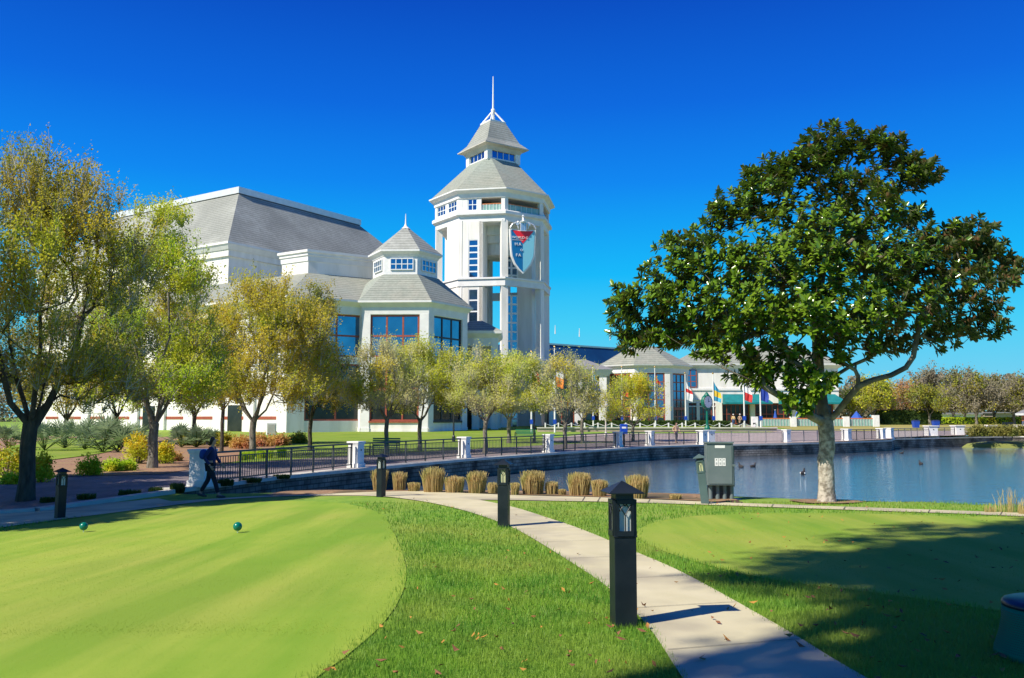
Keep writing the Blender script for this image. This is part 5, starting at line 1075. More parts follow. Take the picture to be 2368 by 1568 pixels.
def oak(px, py, ytop, pxl, pxr, Y, label, leafm, seed, ycb=None, r0=None, nt=330, ntw=3, nlf=14, ls=None, tl=None, cat='tree', fork=.5, group=None, sparse=1.0, barkm=None, depth=1.0, gaps=0, second=None, zfix=None):
    """tree from where its trunk stands and how far its crown reaches"""
    rs = np.random.default_rng(seed); P = at(px, py, Y); z = gz(P.x, P.y) if zfix is None else zfix; t = thing('tree', label, cat, (P.x, P.y, z - .05), 0, group)
    Ht = at(px, ytop, Y).z - z; xl = xat(pxl, Y) - P.x; xr = xat(pxr, Y) - P.x; zb_ = (at(px, ycb, Y).z - z) if ycb else Ht * .28
    blobs = []; nb = 15; cxm = (xl + xr) / 2; hw = (xr - xl) / 2 * 1.1
    for i in range(nb):
        a = rs.random() * 2 * math.pi; f = rs.random(); zc = zb_ + (Ht - zb_) * (.18 + .62 * f); prof = math.sin(math.pi * min(1, .30 + .62 * f)) ** .7
        rr = hw * prof * (.35 + .45 * rs.random()); s = hw * (.30 + .16 * rs.random())
        blobs.append((cxm + rr * math.cos(a), rr * math.sin(a) * depth, zc, s, s * depth, s * .75))
    for i in range(8):
        a = 2 * math.pi * (i + rs.random()) / 8; blobs.append((cxm + hw * .62 * math.cos(a), hw * .62 * math.sin(a) * depth, zb_ + (Ht - zb_) * (.10 + .08 * rs.random()), hw * .32, hw * .34, (Ht - zb_) * .12))
    blobs.append((cxm * .6, 0, Ht - hw * .35, hw * .4, hw * .4, hw * .36)); blobs.append((xl + hw * .38, 0, zb_ + (Ht - zb_) * .3, hw * .36, hw * .4, (Ht - zb_) * .2)); blobs.append((xr - hw * .38, 0, zb_ + (Ht - zb_) * .32, hw * .36, hw * .4, (Ht - zb_) * .2))
    tg = sample_blobs(blobs, nt, rs, .5); tg = tg[(tg[:, 2] < Ht) & (tg[:, 2] > zb_ * .92)]
    zf = zb_ * .85 * (fork / .5) * 1.0; tr = [(0, 0, 0), (.02, 0, zf * .35), (-.02, .02, zf * .7), (.03, 0, zf)]; lines = [([tuple(p) for p in tr], None)]
    nl = 5
    for k in range(nl):
        a = 2 * math.pi * (k + .3 * rs.random()) / nl; q = []
        for s in np.linspace(0, 1, 6): q.append((tr[-1][0] + hw * .42 * s ** .8 * math.cos(a) + rs.normal(0, .05), hw * .42 * s ** .8 * math.sin(a) + rs.normal(0, .05), zf + (Ht - zf) * .55 * s ** 1.15 * (.7 + .5 * rs.random() if s > .9 else .9)))
        lines.append((q, 0))
    tg = tg[np.argsort(((tg - np.array([0, 0, zf])) ** 2).sum(1))]
    NA, par, tips = grow(lines, tg, rs, stepf=max(.3, hw * .12), zpen=.25)
    r0 = (r0 or .05 + Ht * .017) * .82; tk, rad = wood_mesh('trunk', NA, par, r0, .0035 + .00007 * Y, barkm or M['bark'], t)
    ls = ls or (.045 + .0011 * Y); tl = tl or (.35 + .006 * Y)
    TP = np.concatenate([NA[tips], NA[[par[i] for i in tips]]]); 
    if gaps: TP = TP[rs.random(len(TP)) > gaps]
    for _ in range(7):      # open gaps in the crown where the view passes through
        g_ = NA[tips][rs.integers(len(tips))]; TP = TP[((TP - g_) ** 2).sum(1) > (hw * rs.uniform(.16, .27)) ** 2]
    pk = np.zeros(len(tips), bool)
    for _ in range(7): g_ = NA[tips][rs.integers(len(tips))]; pk |= ((NA[tips] - g_) ** 2).sum(1) < (hw * rs.uniform(.2, .42)) ** 2
    V, TV = spray(TP, np.array([0, 0, zf]), rs, ntw + 1, max(5, int(nlf * .66)), tl * 1.45, ls * .84, .38, upb=.75, out=.55)
    cr = np_mesh('crown', V, np.arange(len(V) * 4).reshape(-1, 4), leafm, t)
    np_mesh('twigs', TV, np.arange(len(TV) * 3).reshape(-1, 3), M['twig'], tk)
    if second:
        NT = NA[tips]
        V2, _ = spray(NA[tips][pk], np.array([0, 0, zf]), rs, 5, max(5, int(nlf * .8)), tl * 1.5, ls, .36, upb=.8, out=.55); np_mesh('leaf_patches', V2, np.arange(len(V2) * 4).reshape(-1, 4), second, cr)
    return t
grp = 'small trees along the promenade'
oak(60, 1142, 330, -200, 350, 23.4, 'tallest tree at the left edge with a dark forked trunk and sparse twiggy top', M['lf_olive'], 1, 950,   .24, 760, 4, 20, .07, .55, barkm=M['bark_dark'], second=M['lf_gold'], gaps=.12)
oak(352, 1083, 462, 190, 520, 34.7, 'bright green tree with a dark straight trunk beside yellow flower bushes', M['lf_green'], 2, 962, .22, 700, 4, 18, .085, .55, second=M['lf_yellow'])
oak(583, 1048, 632, 430, 790, 45, 'golden brown tree behind the first railing bay, crown before the hall', M['lf_gold'], 3, 958, .2, 700, 4, 18, .10, .65, second=M['lf_olive'])
oak(512, 1046, 700, 420, 600, 52, 'slim dark trunked tree between the bright green and golden trees', M['lf_olive'], 4, 930, .12, 200, 3, 14, .1, .6, barkm=M['bark_dark'])
oak(716, 1042, 655, 655, 800, 52, 'dark leafy tree before the white pier of the pavilion', M['lf_olive'], 5, 962, .15, 300, 3, 15, .11, .6, barkm=M['bark_dark'], second=M['lf_dark'])
oak(893, 1046, 785, 768, 990, 49, 'pale greenish grey tree in front of the pavilion, left of two', M['lf_pale'], 6, 955, .15, 360, 4, 12, .09, .55, group=grp, second=M['lf_gold'])
oak(970, 1044, 785, 890, 1085, 53, 'yellow green tree in front of the pavilion corner, right of two', M['lf_yellow'], 7, 960, .15, 330, 4, 14, .1, .55, group=grp, second=M['lf_pale'])
oak(1122, 1048, 815, 1035, 1215, 49.5, 'light yellow green tree in front of the tower foot', M['lf_pale'], 8, 960, .15, 340, 4, 13, .09, .55, group=grp, second=M['lf_yellow'])
oak(1177, 1022, 822, 1105, 1275, 66, 'yellow green tree on the lawn right in front of the tower arch', M['lf_yellow'], 9, 962, .18, 320, 4, 13, .11, .6, group=grp, second=M['lf_pale'])
oak(1307, 1036, 815, 1238, 1380, 56, 'thin crowned tree beside the flag with green white and orange', M['lf_pale'], 10, 968, .15, 230, 4, 8, .1, .55, group=grp, second=M['lf_gold'])
oak(1346, 1024, 850, 1290, 1400, 67, 'small golden tree leaning against the low tan wall', M['lf_gold'], 11, 960, .15, 150, 4, 8, .11, .55, group=grp, gaps=.2)
oak(1464, 1022, 872, 1375, 1540, 70, 'round golden green tree behind the blue box, before the glass pavilion', M['lf_yellow'], 12, 978, .15, 300, 4, 10, .11, .55, group=grp, second=M['lf_gold'])
oak(150, 1012, 600, 30, 300, 62, 'dark evergreen tree deep behind the small green, left', M['lf_olive'], 21, 960, .16, 300, 4, 16, .14, .8, barkm=M['bark_dark'], second=M['lf_dark'])
oak(268, 1010, 640, 150, 400, 66, 'dark evergreen tree deep behind the small green, right', M['lf_dark'], 22, 955, .16, 300, 4, 16, .15, .8, barkm=M['bark_dark'], second=M['lf_olive'])
oak(448, 1016, 640, 350, 560, 62, 'shadowy olive tree between hall piers and the slim trunked tree', M['lf_olive'], 23, 950, .15, 300, 4, 16, .14, .8, barkm=M['bark_dark'], second=M['lf_dark'])
# off-frame trees whose shade falls into the picture
def shade_tree(x, y, H, wd, label, seed, nt=420, m=None, zb=.35, n2=16, tr=.22):
    px = CX + x / (max(y, 1)) * F; rs = np.random.default_rng(seed); t = thing('tree', label, 'tree', (x, y, gz(x, y) - .05)); blobs = []
    for i in range(14): a = rs.random() * 6.28; r = wd * (.2 + .5 * rs.random()); s = wd * (.28 + .15 * rs.random()); blobs.append((r * math.cos(a), r * math.sin(a), H * (zb + .15 + (.8 - zb) * rs.random()), s, s, s * .8))
    tg = sample_blobs(blobs, nt, rs, .5); tg = tg[np.argsort(((tg - np.array([0, 0, H * zb])) ** 2).sum(1))]
    NA, par, tips = grow([([(0, 0, 0), (0, 0, H * zb * .5), (0, .05, H * zb)], None)], tg, rs, stepf=.5); tk, _ = wood_mesh('trunk', NA, par, tr, .012, M['bark'], t)
    V, TV = spray(NA[tips], np.array([0, 0, H * zb]), rs, 5, n2, .6, .16, .35); np_mesh('crown', V, np.arange(len(V) * 4).reshape(-1, 4), m or M['lf_olive'], t); return t
shade_tree(-10.5, -3.0, 21, 4.6, 'big leafy tree standing behind the viewer, shading the right hand lawn', 31, 560, zb=.62, tr=.07)
shade_tree(-8.6, -1.5, 24, 4.7, 'tallest leafy tree standing left of the viewer, shading the far right green', 37, 520, zb=.62, tr=.07)
shade_tree(-7.6, -5.3, 21, 4.4, 'leafy tree standing right behind the viewer, shading the right border', 36, 460, zb=.62, tr=.07)
shade_tree(-9.7, -5.0, 18, 2.7, 'narrow leafy tree standing behind the viewer, shading the lower path', 32, 230, zb=.62, tr=.07)
shade_tree(-20.2, 21.5, 10, 3.4, 'leafy tree outside the left edge on the far side of the street', 39, 420)
shade_tree(-18.4, 25.6, 9.5, 3.2, 'leafy tree outside the left edge by the flower bed', 40, 420)
shade_tree(-14.6, 17.2, 9.5, 3.0, 'leafy tree outside the left edge beside the brick street', 34, 420)
shade_tree(-18.5, 15.5, 10, 3.6, 'leafy tree left outside the picture, shading the brick street', 33, 460)
shade_tree(-22.5, 18.5, 10, 3.6, 'far left leafy tree outside the picture beyond the street', 38, 420)
shade_tree(-16.2, 12.8, 8.5, 2.9, 'smaller leafy tree outside the left edge near the shaded bollard', 35, 380)

# ---- the magnolia
def magnolia():
    rs = np.random.default_rng(77); Y0 = 22.6; P = at(1912, 1160, 18.95); P.z = gz(P.x, P.y); Y0 = P.y
    t = thing('magnolia_tree', 'large magnolia with glossy dark leaves and pale lichened trunk at the lagoon edge', 'tree', (P.x, P.y, P.z - .03))
    L = lambda x, y, dy=0: tuple(at(x, y, Y0 + dy) - Vector((P.x, P.y, P.z - .03)))
    lines = [([(0, 0, -.1), (0, 0, .12), (0, 0, .3), (.01, 0, .6), (0, .02, .95), L(1913, 1040), L(1911, 1000), L(1909, 978)], None),
        ([L(1909, 978), L(1902, 940, .05), L(1896, 900, .1), L(1893, 860, .15), L(1890, 800, .2), L(1889, 740, .1), L(1893, 680, 0), L(1905, 620, 0), L(1918, 560, -.1), L(1930, 500, -.1), L(1945, 440, 0), L(1960, 380, 0), L(1968, 330, 0)], 0),
        ([L(1909, 978), L(1935, 955, -.1), L(1958, 925, -.3), L(1985, 893, -.5), L(2020, 878, -.6), L(2060, 868, -.6), L(2095, 850, -.6), L(2112, 825, -.6), L(2120, 780, -.6), L(2135, 730, -.6), L(2160, 690, -.7), L(2200, 650, -.8)], 0),
        ([L(1909, 978), L(1880, 965, -.2), L(1850, 945, -.4), L(1810, 920, -.7), L(1765, 893, -.9), L(1720, 872, -1.0), L(1670, 850, -1.1), L(1620, 825, -1.2), L(1580, 800, -1.2), L(1540, 775, -1.2)], 0),
        ([L(1893, 860, .15), L(1860, 835, .4), L(1820, 805, .6), L(1780, 770, .8), L(1740, 730, .9), L(1700, 680, 1.0), L(1660, 640, 1.0)], 0),
        ([L(1896, 900, .1), L(1930, 870, .5), L(1970, 845, .8), L(2010, 828, 1.0), L(2050, 800, 1.1)], 0),
        ([L(1889, 740, .1), L(1850, 690, -.4), L(1810, 640, -.7), L(1770, 590, -.8), L(1740, 540, -.8)], 0),
        ([L(1893, 680, 0), L(1940, 640, -.5), L(1990, 600, -.8), L(2040, 560, -.9), L(2090, 520, -.9)], 0),
        ([L(1890, 800, .2), L(1940, 770, 1.0), L(1990, 720, 1.5), L(2030, 660, 1.6)], 0)]
    B = [(1925, 318, 75, 42, 0), (1860, 372, 90, 52, 0), (2130, 395, 50, 45, 0), (1770, 410, 70, 42, 0), (1700, 470, 70, 45, .3), (1560, 640, 90, 55, 0), (1470, 790, 60, 30, 0), (1560, 760, 80, 45, .2), (1700, 760, 90, 45, .4), (2200, 590, 90, 60, .6), (2000, 335, 75, 45, 0), (1905, 350, 60, 38, .2), (2060, 340, 50, 35, -.1), (1800, 400, 85, 45, .3), (1770, 470, 100, 60, -.3), (1960, 430, 130, 75, 0), (2105, 400, 62, 52, 0), (2020, 480, 110, 60, -.6), (1880, 530, 120, 70, -.8),
        (1665, 500, 55, 35, .2), (1590, 565, 85, 48, 0), (1640, 600, 100, 60, -.6), (1780, 590, 110, 70, -1.0), (1930, 620, 120, 70, -1.3), (2060, 590, 105, 55, -1.2), (2110, 500, 60, 26, .4), (2150, 560, 80, 45, -.4), (2235, 540, 75, 52, 0), (2290, 590, 60, 50, .2),
        (2330, 630, 36, 45, .2), (2250, 650, 100, 70, -.6), (2270, 740, 62, 55, -.3), (2180, 760, 75, 55, -.5), (1440, 690, 48, 35, 0), (1500, 700, 85, 50, -.2), (1440, 745, 42, 38, 0), (1520, 775, 70, 35, 0), (1600, 700, 90, 60, -.6), (1700, 700, 100, 65, -1.2), (1820, 720, 100, 60, -1.4), (1960, 720, 110, 60, -1.4), (2090, 700, 100, 65, -1.2),
        (1610, 800, 60, 32, -.3), (1690, 800, 85, 40, -.8), (1800, 830, 90, 45, -.8), (1870, 880, 62, 40, -.9), (1960, 800, 90, 38, -.6), (2060, 790, 75, 30, 0), (1740, 870, 65, 30, -.7), (1850, 925, 45, 26, -.8),
        (1900, 560, 120, 80, 1.4), (1750, 620, 110, 70, 1.5), (2050, 620, 120, 70, 1.5), (1850, 720, 130, 60, 1.8), (2150, 680, 90, 60, 1.2), (1650, 740, 100, 50, 1.2), (2010, 740, 110, 50, 1.6)]
    pts = []; kk = Y0 / F
    for (x, y, rx, ry, dy) in B:
        c = np.array(L(x, y, dy)); a = np.array([rx * kk * 1.03, (rx + ry) * .5 * kk * 1.15, ry * kk * 1.03]); n = int(12 + rx * ry / 112)
        for i in range(n): d = unit(rs.normal(size=3)); pts.append(c + d * (rs.random() ** .38) * a * .93)
    pts = np.array(pts); f = np.array([0, 0, 1.6]); pts = pts[np.argsort(((pts - f) ** 2).sum(1))]
    NA, par, tips = grow(lines, pts, rs, stepf=.22, up=.05, jit=.09, zpen=.35, plw=.12)
    wood_mesh('trunk', NA, par,   .165, .006, M['bark_mag'], t, 1.5, (14, 6, 4), .55)
    T = NA[tips]; nw = len(T); PP_ = NA[[par[i] for i in tips]]; ax = unit(unit(T - PP_) * .5 + unit((T - np.array([0, 0, 3.0])) * np.array([1, 1, .6])) * .8 + np.array([0, 0, .55]) + rs.normal(0, .22, T.shape)); V = []
    per = 14
    A_ = np.repeat(ax, per, 0); T_ = np.repeat(T, per, 0); n = len(T_); k = np.tile(np.arange(per), nw)
    e1_ = unit(np.cross(A_, np.array([.31, .2, .93]))); e2_ = np.cross(A_, e1_); ph = k * 2.399 + np.repeat(rs.random(nw) * 6.28, per); tilt = .5 + 1.1 * (k / per)[:, None] + rs.normal(0, .18, (n, 1))     # inner leaves upright, outer ones spread
    rad = e1_ * np.cos(ph)[:, None] + e2_ * np.sin(ph)[:, None]; dl = unit(A_ * np.cos(tilt) + rad * np.sin(tilt) - np.array([0, 0, .12])); base = T_ - A_ * (.10 * (k / per))[:, None]
    ln_ = .158 * (.65 + .6 * rs.random((n, 1))); sd_ = unit(np.cross(dl, A_ + 1e-3)); up_ = unit(np.cross(sd_, dl)); wd = ln_ * .235
    flip = np.sign((up_ * A_).sum(1, keepdims=True)); up_ *= flip
    m1 = base + dl * ln_ * .35 - up_ * ln_ * .02; m2 = base + dl * ln_ * .72 - up_ * ln_ * .03; tip = base + dl * ln_ - up_ * ln_ * .10
    V = np.stack([base, m1 + sd_ * wd + up_ * wd * .35, m2 + sd_ * wd * .8 + up_ * wd * .3, tip, m2 - sd_ * wd * .8 + up_ * wd * .3, m1 - sd_ * wd + up_ * wd * .35], 1)
    idx = np.arange(n)[:, None] * 6; q1 = np.concatenate([idx + 0, idx + 1, idx + 2, idx + 3], 1); q2 = np.concatenate([idx + 0, idx + 3, idx + 4, idx + 5], 1)
    # orient faces so the glossy side faces the whorl axis
    a, b_, c = V[:, 1] - V[:, 0], V[:, 3] - V[:, 0], None; nr = np.cross(a, b_); bad = ((nr * up_).sum(1) < 0)
    q1[bad] = q1[bad][:, ::-1]; nr2 = np.cross(V[:, 3] - V[:, 0], V[:, 5] - V[:, 0]); bad2 = ((nr2 * up_).sum(1) < 0); q2[bad2] = q2[bad2][:, ::-1]
    np_mesh('crown', V, np.concatenate([q1, q2]), M['lf_mag'], t, True)
magnolia()
Pm = at(1912, 1160, 18.95); mr_ = [(Pm.x + .75 * math.cos(R(a)) * (1 + .12 * math.sin(a)), Pm.y + .1 + .6 * math.sin(R(a))) for a in range(0, 360, 20)]; tag(drape('mulch_ring', mr_, M['bankmulch'], .028, .5), kind='structure')

# ---- far trees at the right
rs = np.random.default_rng(5)
far = [(2018, 885, 1960, 2070, 150, 'lf_yellow', 'wide yellow green tree at left end of the far tree row'), (2085, 892, 2045, 2135, 155, 'lf_rust', 'orange brown tree beside the yellow green one in the far row'), (2120, 866, 2085, 2170, 175, 'far_rust', 'tall reddish bare topped tree in the far row'), (2170, 852, 2125, 2205, 168, 'far_grey', 'tall grey twiggy tree above the blue bins'),
       (2150, 900, 2110, 2190, 150, 'far_yellow', 'low golden tree in front of the grey twiggy one'), (2232, 858, 2190, 2275, 175, 'far_olive', 'tall pale green tree in the middle of the far row'), (2258, 868, 2215, 2300, 160, 'far_grey', 'grey branched tree behind the long hedge'), (2300, 874, 2262, 2340, 165, 'far_olive', 'olive tree behind the long hedge near the gazebo'), (2345, 880, 2305, 2390, 160, 'far_grey', 'grey brown tree behind the gazebo roof'), (2380, 888, 2345, 2430, 170, 'far_olive', 'olive tree cut by the right edge behind the gazebo'),
       (1965, 905, 1930, 2005, 190, 'far_grey', 'hazy grey tree just right of the restaurant end'), (2205, 876, 2170, 2240, 200, 'far_olive', 'darker far tree peeping between the pale ones')]
for i, (px, yt, l, r, Y, m, lb_) in enumerate(far): oak(px, 978, yt, l, r, Y, lb_, M[m], 200 + i, 955, .3, 120, 4, 9, .34, 1.3, zfix=.7, group='trees beyond the lagoon', second=M['far_grey'] if i % 2 else M['far_yellow'])
for k, (xa_, xb_, Y) in enumerate(((1900, 2900, 235), (2900, 4600, 260), (-2400, 60, 250))):
    n = (26000, 26000, 26000)[k]; x0, x1 = xat(xa_, Y), xat(xb_, Y); X_r = rng.uniform(x0, x1, n); top = 10 + 2.0 * np.sin(X_r * .35) + 1.5 * np.sin(X_r * 1.1 + 1); Zr = .5 + top * rng.random(n) ** .8; P = np.stack([X_r, Y + rng.uniform(-5, 5, n), Zr], 1); D1 = unit(rng.normal(size=(n, 3))); D2 = unit(np.cross(D1, rng.normal(size=(n, 3)))); s = .55
    tag(np_mesh('far_wood', np.stack([P - D1 * s, P + D2 * s * .6, P + D1 * s, P - D2 * s * .6], 1), np.arange(n * 4).reshape(n, 4), M['far_grey']), ('far grey green wood closing the view beyond the car park', 'far wood continuing beyond the right edge', 'far wood beyond the left edge behind the hall')[k], 'wood', kind='stuff')
# ---------------------------------------------------------------- reeds, bushes, palmettos
def tuft(px, py, wpx, hpx, label, name='reed_clump', m=None, n=520, cat='grass clump', grp='clipped reed clumps on the bank', Y=None, flat=.82, bw=.006, seed=0, world_z=None):
    P = gp(px, py) if Y is None else at(px, py, Y); P.z = gz(P.x, P.y) if Y is None or world_z is None else world_z
    if Y is not None and world_z is None: P.z = gz(P.x, P.y)
    rs = np.random.default_rng(int(px * 7 + seed)); k = P.y / F; w, h = wpx * k / 2, hpx * k; t = P
    a = rs.random(n) * 6.283; r = np.sqrt(rs.random(n)); bx_, by_ = r * np.cos(a) * w * .72, r * np.sin(a) * w * .6; hh = h * (flat + (1.08 - flat) * rs.random(n)) * (1 - .10 * r); l = rs.normal(0, .10, (n, 2)) * h
    tx, ty = bx_ * 1.2 + l[:, 0] * .6, by_ * 1.2 + l[:, 1] * .8; b = rs.random(n) * 6.283; ww = bw * (.6 + .8 * rs.random(n)); cx_, cy_ = np.cos(b) * ww, np.sin(b) * ww; z0 = np.zeros(n) - .03
    mx_, my_ = bx_ * 1.15 + l[:, 0] * .15, by_ * 1.15 + l[:, 1] * .15
    V = np.stack([np.stack([bx_ - cx_, by_ - cy_, z0], 1), np.stack([bx_ + cx_, by_ + cy_, z0], 1), np.stack([mx_ + cx_, my_ + cy_, hh * .6], 1), np.stack([mx_ - cx_, my_ - cy_, hh * .6], 1)], 1); V2 = np.stack([V[:, 3], V[:, 2], np.stack([tx + cx_ * .5, ty + cy_ * .5, hh], 1), np.stack([tx - cx_ * .5, ty - cy_ * .5, hh], 1)], 1)
    VV = np.concatenate([V, V2]); o = np_mesh(name, VV, np.arange(len(VV) * 4).reshape(-1, 4), m or M['reed']); o.location = (t.x, t.y, t.z); tag(o, label, cat, grp); return o
reeds = [(878, 1134, 44, 56, 'tall reed clump half hidden behind the bollard at the path bend'), (924, 1134, 36, 42, 'reed clump just right of the bollard at the path bend'), (957, 1137, 30, 21, 'small low green clump, leftmost low one on the bank'), (1002, 1139, 56, 57, 'broad square clipped reed clump, left of the tall pair'), (1051, 1140, 46, 43, 'round lower reed clump between two tall clipped ones'), (1103, 1141, 52, 58, 'broad tall reed clump left of the middle bollard'), (1140, 1142, 28, 30, 'brown reed clump touching the middle bollard'), (1191, 1145, 24, 30, 'thin green clump just right of the middle bollard'), (1233, 1144, 56, 62, 'tall square reed clump right of the middle bollard'), (1276, 1144, 34, 32, 'dark round low clump behind the tall square one'), (1300, 1146, 22, 16, 'tiny clump beside the dark round one'), (1340, 1147, 54, 62, 'tall slanting reed clump left of the nearest bollard lantern'), (1386, 1149, 44, 38, 'lower reed clump beside the slanting one'), (1474, 1153, 64, 55, 'rightmost big reed clump behind the nearest bollard'), (1562, 1156, 36, 15, 'low dry grass tuft left of the cabinet')]
for px, py, w, h, l in reeds: tuft(px, py, w * (1 + .12 * math.sin(px)), h * (.94 + .08 * math.cos(px * 1.7)), l, n=900 if w > 40 else 450, seed=1, bw=.0075, flat=.74)
for px, py, w, h, l in ((2330, 1186, 60, 58, 'wispy dry grass at the water edge near the right border'), (2366, 1190, 30, 40, 'dry grass cut by the right border at the water edge'), (2290, 1186, 36, 22, 'low dry grass tuft on the bank at right')): tuft(px, py, w, h, l, n=70, flat=.3, bw=.004, grp='wispy grasses at right bank')
for px, py, w, h, Y, l in ((577, 1046, 30, 22, 42, 'ornamental grass tuft at the foot of the golden tree'), (603, 1046, 24, 24, 43, 'ornamental grass tuft, middle of three behind the railing'), (622, 1045, 22, 20, 43, 'ornamental grass tuft between the middle and last ones'), (652, 1044, 26, 26, 44, 'ornamental grass tuft, last one before the lawn'), (562, 1047, 22, 22, 41, 'ornamental grass tuft nearest the slim trunk')): tuft(px, py, w, h, l, 'ornamental_grass', M['lf_green'], 260, 'grass clump', 'ornamental grasses behind the railing', Y, .5, .012)
def bush(px, py, wpx, hpx, Y, m, label, name='bush', flowers=0, n=2600, ls=.07, grp=None):
    P = at(px, py, Y); z = gz(P.x, P.y); rs = np.random.default_rng(int(px) + 3); k = Y / F; w, h = wpx * k / 2, hpx * k; t = thing(name, label, 'bush', (P.x, P.y, z), 0, grp)
    ns = 26; a = rs.random(ns) * 6.28; r = np.sqrt(rs.random(ns)); tips = np.stack([r * np.cos(a) * w * .8, r * np.sin(a) * w * .7, h * (.45 + .5 * rs.random(ns)) * (1.05 - .45 * r)], 1)
    b = MB()
    for q in tips: b.tube([(q[0] * .15, q[1] * .15, 0), (q[0] * .6, q[1] * .6, q[2] * .5), tuple(q)], [.02, .012, .005], 4, False)
    b.build('stems', M['bark'], t, world=False); mid = np.concatenate([tips, tips * np.array([.75, .75, .6]), tips * np.array([1.05, 1.05, .35])]); V, _ = spray(mid, np.array([0, 0, 0]), rs, 5, max(4, n // (len(mid) * 5)), w * .42, ls, .4, .2); V[:, :, 2] = np.maximum(V[:, :, 2], .01)
    np_mesh('foliage', V, np.arange(len(V) * 4).reshape(-1, 4), m, t)
    if flowers: V, _ = spray(tips, np.array([0, 0, 0]), rs, 4, flowers, w * .35, .06, .6, .6); V[:, :, 2] += h * .06; tag(np_mesh('flowers', V, np.arange(len(V) * 4).reshape(-1, 4), M['flower'], t), kind='stuff')
for a in ((18, 1068, 110, 72, 29, 'lf_yellow', 'yellow flowering bush at the left edge behind the tall tree', 6), (98, 1086, 56, 66, 27.5, 'lf_yellow', 'yellow flowering bush just right of the dark forked trunk', 4), (318, 1052, 84, 66, 38, 'lf_yellow', 'big yellow flowering bush left of the straight dark trunk', 8), (378, 1056, 52, 52, 38, 'lf_yellow', 'yellow flowering bush right of the straight dark trunk', 6), (205, 1078, 54, 46, 30.5, 'lf_green', 'small round green bush in the mulch below the green', 0), (262, 1074, 38, 28, 32.5, 'lf_green', 'low green shrub in the mulch left of the straight trunk', 0), (296, 1072, 26, 20, 33, 'lf_green', 'tiny green shrub beside the straight trunk', 0), (30, 1094, 34, 18, 26.5, 'lf_green', 'low green plant in the mulch at the left edge', 0), (398, 1050, 40, 24, 40, 'lf_rust', 'low reddish shrub in the mulch near the first pillar', 0)):
    bush(a[0], a[1], a[2], a[3], a[4], M[a[5]], a[6], 'flowering_bush' if a[7] else 'shrub', a[7], grp='bushes in the mulch bed')
for i, (px, w) in enumerate(((2262, 40), (2296, 44), (2330, 40), (2362, 40))): bush(px, 1029, w, 22, 83 + (i % 2) * 1.2, M['far_olive'], ['grey green shrub on the far bank, leftmost of the row', 'grey green shrub on the far bank below the last pillar', 'grey green shrub on the far bank before the sign board', 'grey green shrub on the far bank at the right border'][i], 'shrub', 0, 2200, .16, 'shrubs on the far bank')
fb = MB(); x0 = at(2215, 1030, 84).x; bp2 = [(x0, 84.4), (x0 + 3, 82.6), (x0 + 30, 80), (x0 + 30, 90), (x0 + 3, 88)]; fb.loft([ring(bp2, -1.2), ring(offpoly(bp2, -.8), -.5), ring(offpoly(bp2, -2.2), -.3)]); tag(fb.build('far_bank', M['bank_grass']), kind='structure')
def palmetto(px, py, hpx, Y, label, nf=16):
    P = at(px, py, Y); z = gz(P.x, P.y); rs = np.random.default_rng(int(px)); h = 1.35 * hpx * Y / F; t = thing('palmetto', label, 'palm', (P.x, P.y, z), 0, 'palmettos against the white building'); V = []; Fc = []; b = MB()
    for k in range(nf):
        a = rs.random() * 6.28; el = R(25 + 60 * rs.random()); Ls = h * (.45 + .25 * rs.random()); c = Vector((math.cos(a) * math.cos(el), math.sin(a) * math.cos(el), math.sin(el))); e_ = c * Ls; b.tube([(0, 0, .05), tuple(e_)], .02, 4, False); fl = h * .42
        s_ = c.cross(Vector((0, 0, 1))).normalized(); u_ = s_.cross(c)
        for j in range(15):
            th = R(-100 + 200 * j / 14); dd = (c * math.cos(th) + s_ * math.sin(th)).normalized() * fl * (.8 + .3 * rs.random()) - Vector((0, 0, fl * .18)) + u_ * rs.normal(0, .05); w_ = dd.cross(u_).normalized() * .045; o = len(V); V += [tuple(e_), tuple(e_ + dd * .5 + w_), tuple(e_ + dd), tuple(e_ + dd * .5 - w_)]; Fc.append((o, o + 1, o + 2, o + 3))
    b.build('stems', M['lf_dark'], t, world=False); np_mesh('fronds', V, Fc, M['palmetto'], t)
for px, py, h, Y, l in ((105, 1008, 62, 52, 'grey green palmetto left in the row, by the tall tree'), (150, 1008, 60, 56, 'palmetto in front of the white wall, second from left'), (196, 1010, 62, 54, 'palmetto with pale fronds behind the small green'), (240, 1012, 74, 50, 'large dark palmetto behind the small green'), (275, 1012, 70, 50, 'large palmetto with a leaning brown stem'), (312, 1008, 62, 54, 'green palmetto left of the straight dark trunk'), (420, 1020, 44, 58, 'low silvery palmetto right of the straight dark trunk'), (455, 1020, 42, 58, 'low silvery palmetto before the white piers'), (486, 1018, 36, 60, 'small silvery palmetto near the slim trunk'), (20, 1002, 50, 56, 'palmetto at the left edge')): palmetto(px, py, h, Y, l)
for px, Y, w, h, l in ((560, 56, 50, 26, 'low reddish shrub row behind the slim trunk, left'), (600, 60, 60, 26, 'low reddish shrub beside the service box, left'), (645, 62, 46, 22, 'low reddish shrub beside the service box, right'), (520, 60, 50, 30, 'grey green shrub behind the slim trunk'), (440, 62, 60, 30, 'grey green shrub before the white piers'), (690, 66, 40, 20, 'small dark shrub at the edge of the lawn')): bush(px, 1020, w, h, Y, M['lf_rust'] if 'reddish' in l else M['lf_olive'], l, 'shrub', 0, 2200, .12, 'shrubs at the back of the mulch bed')
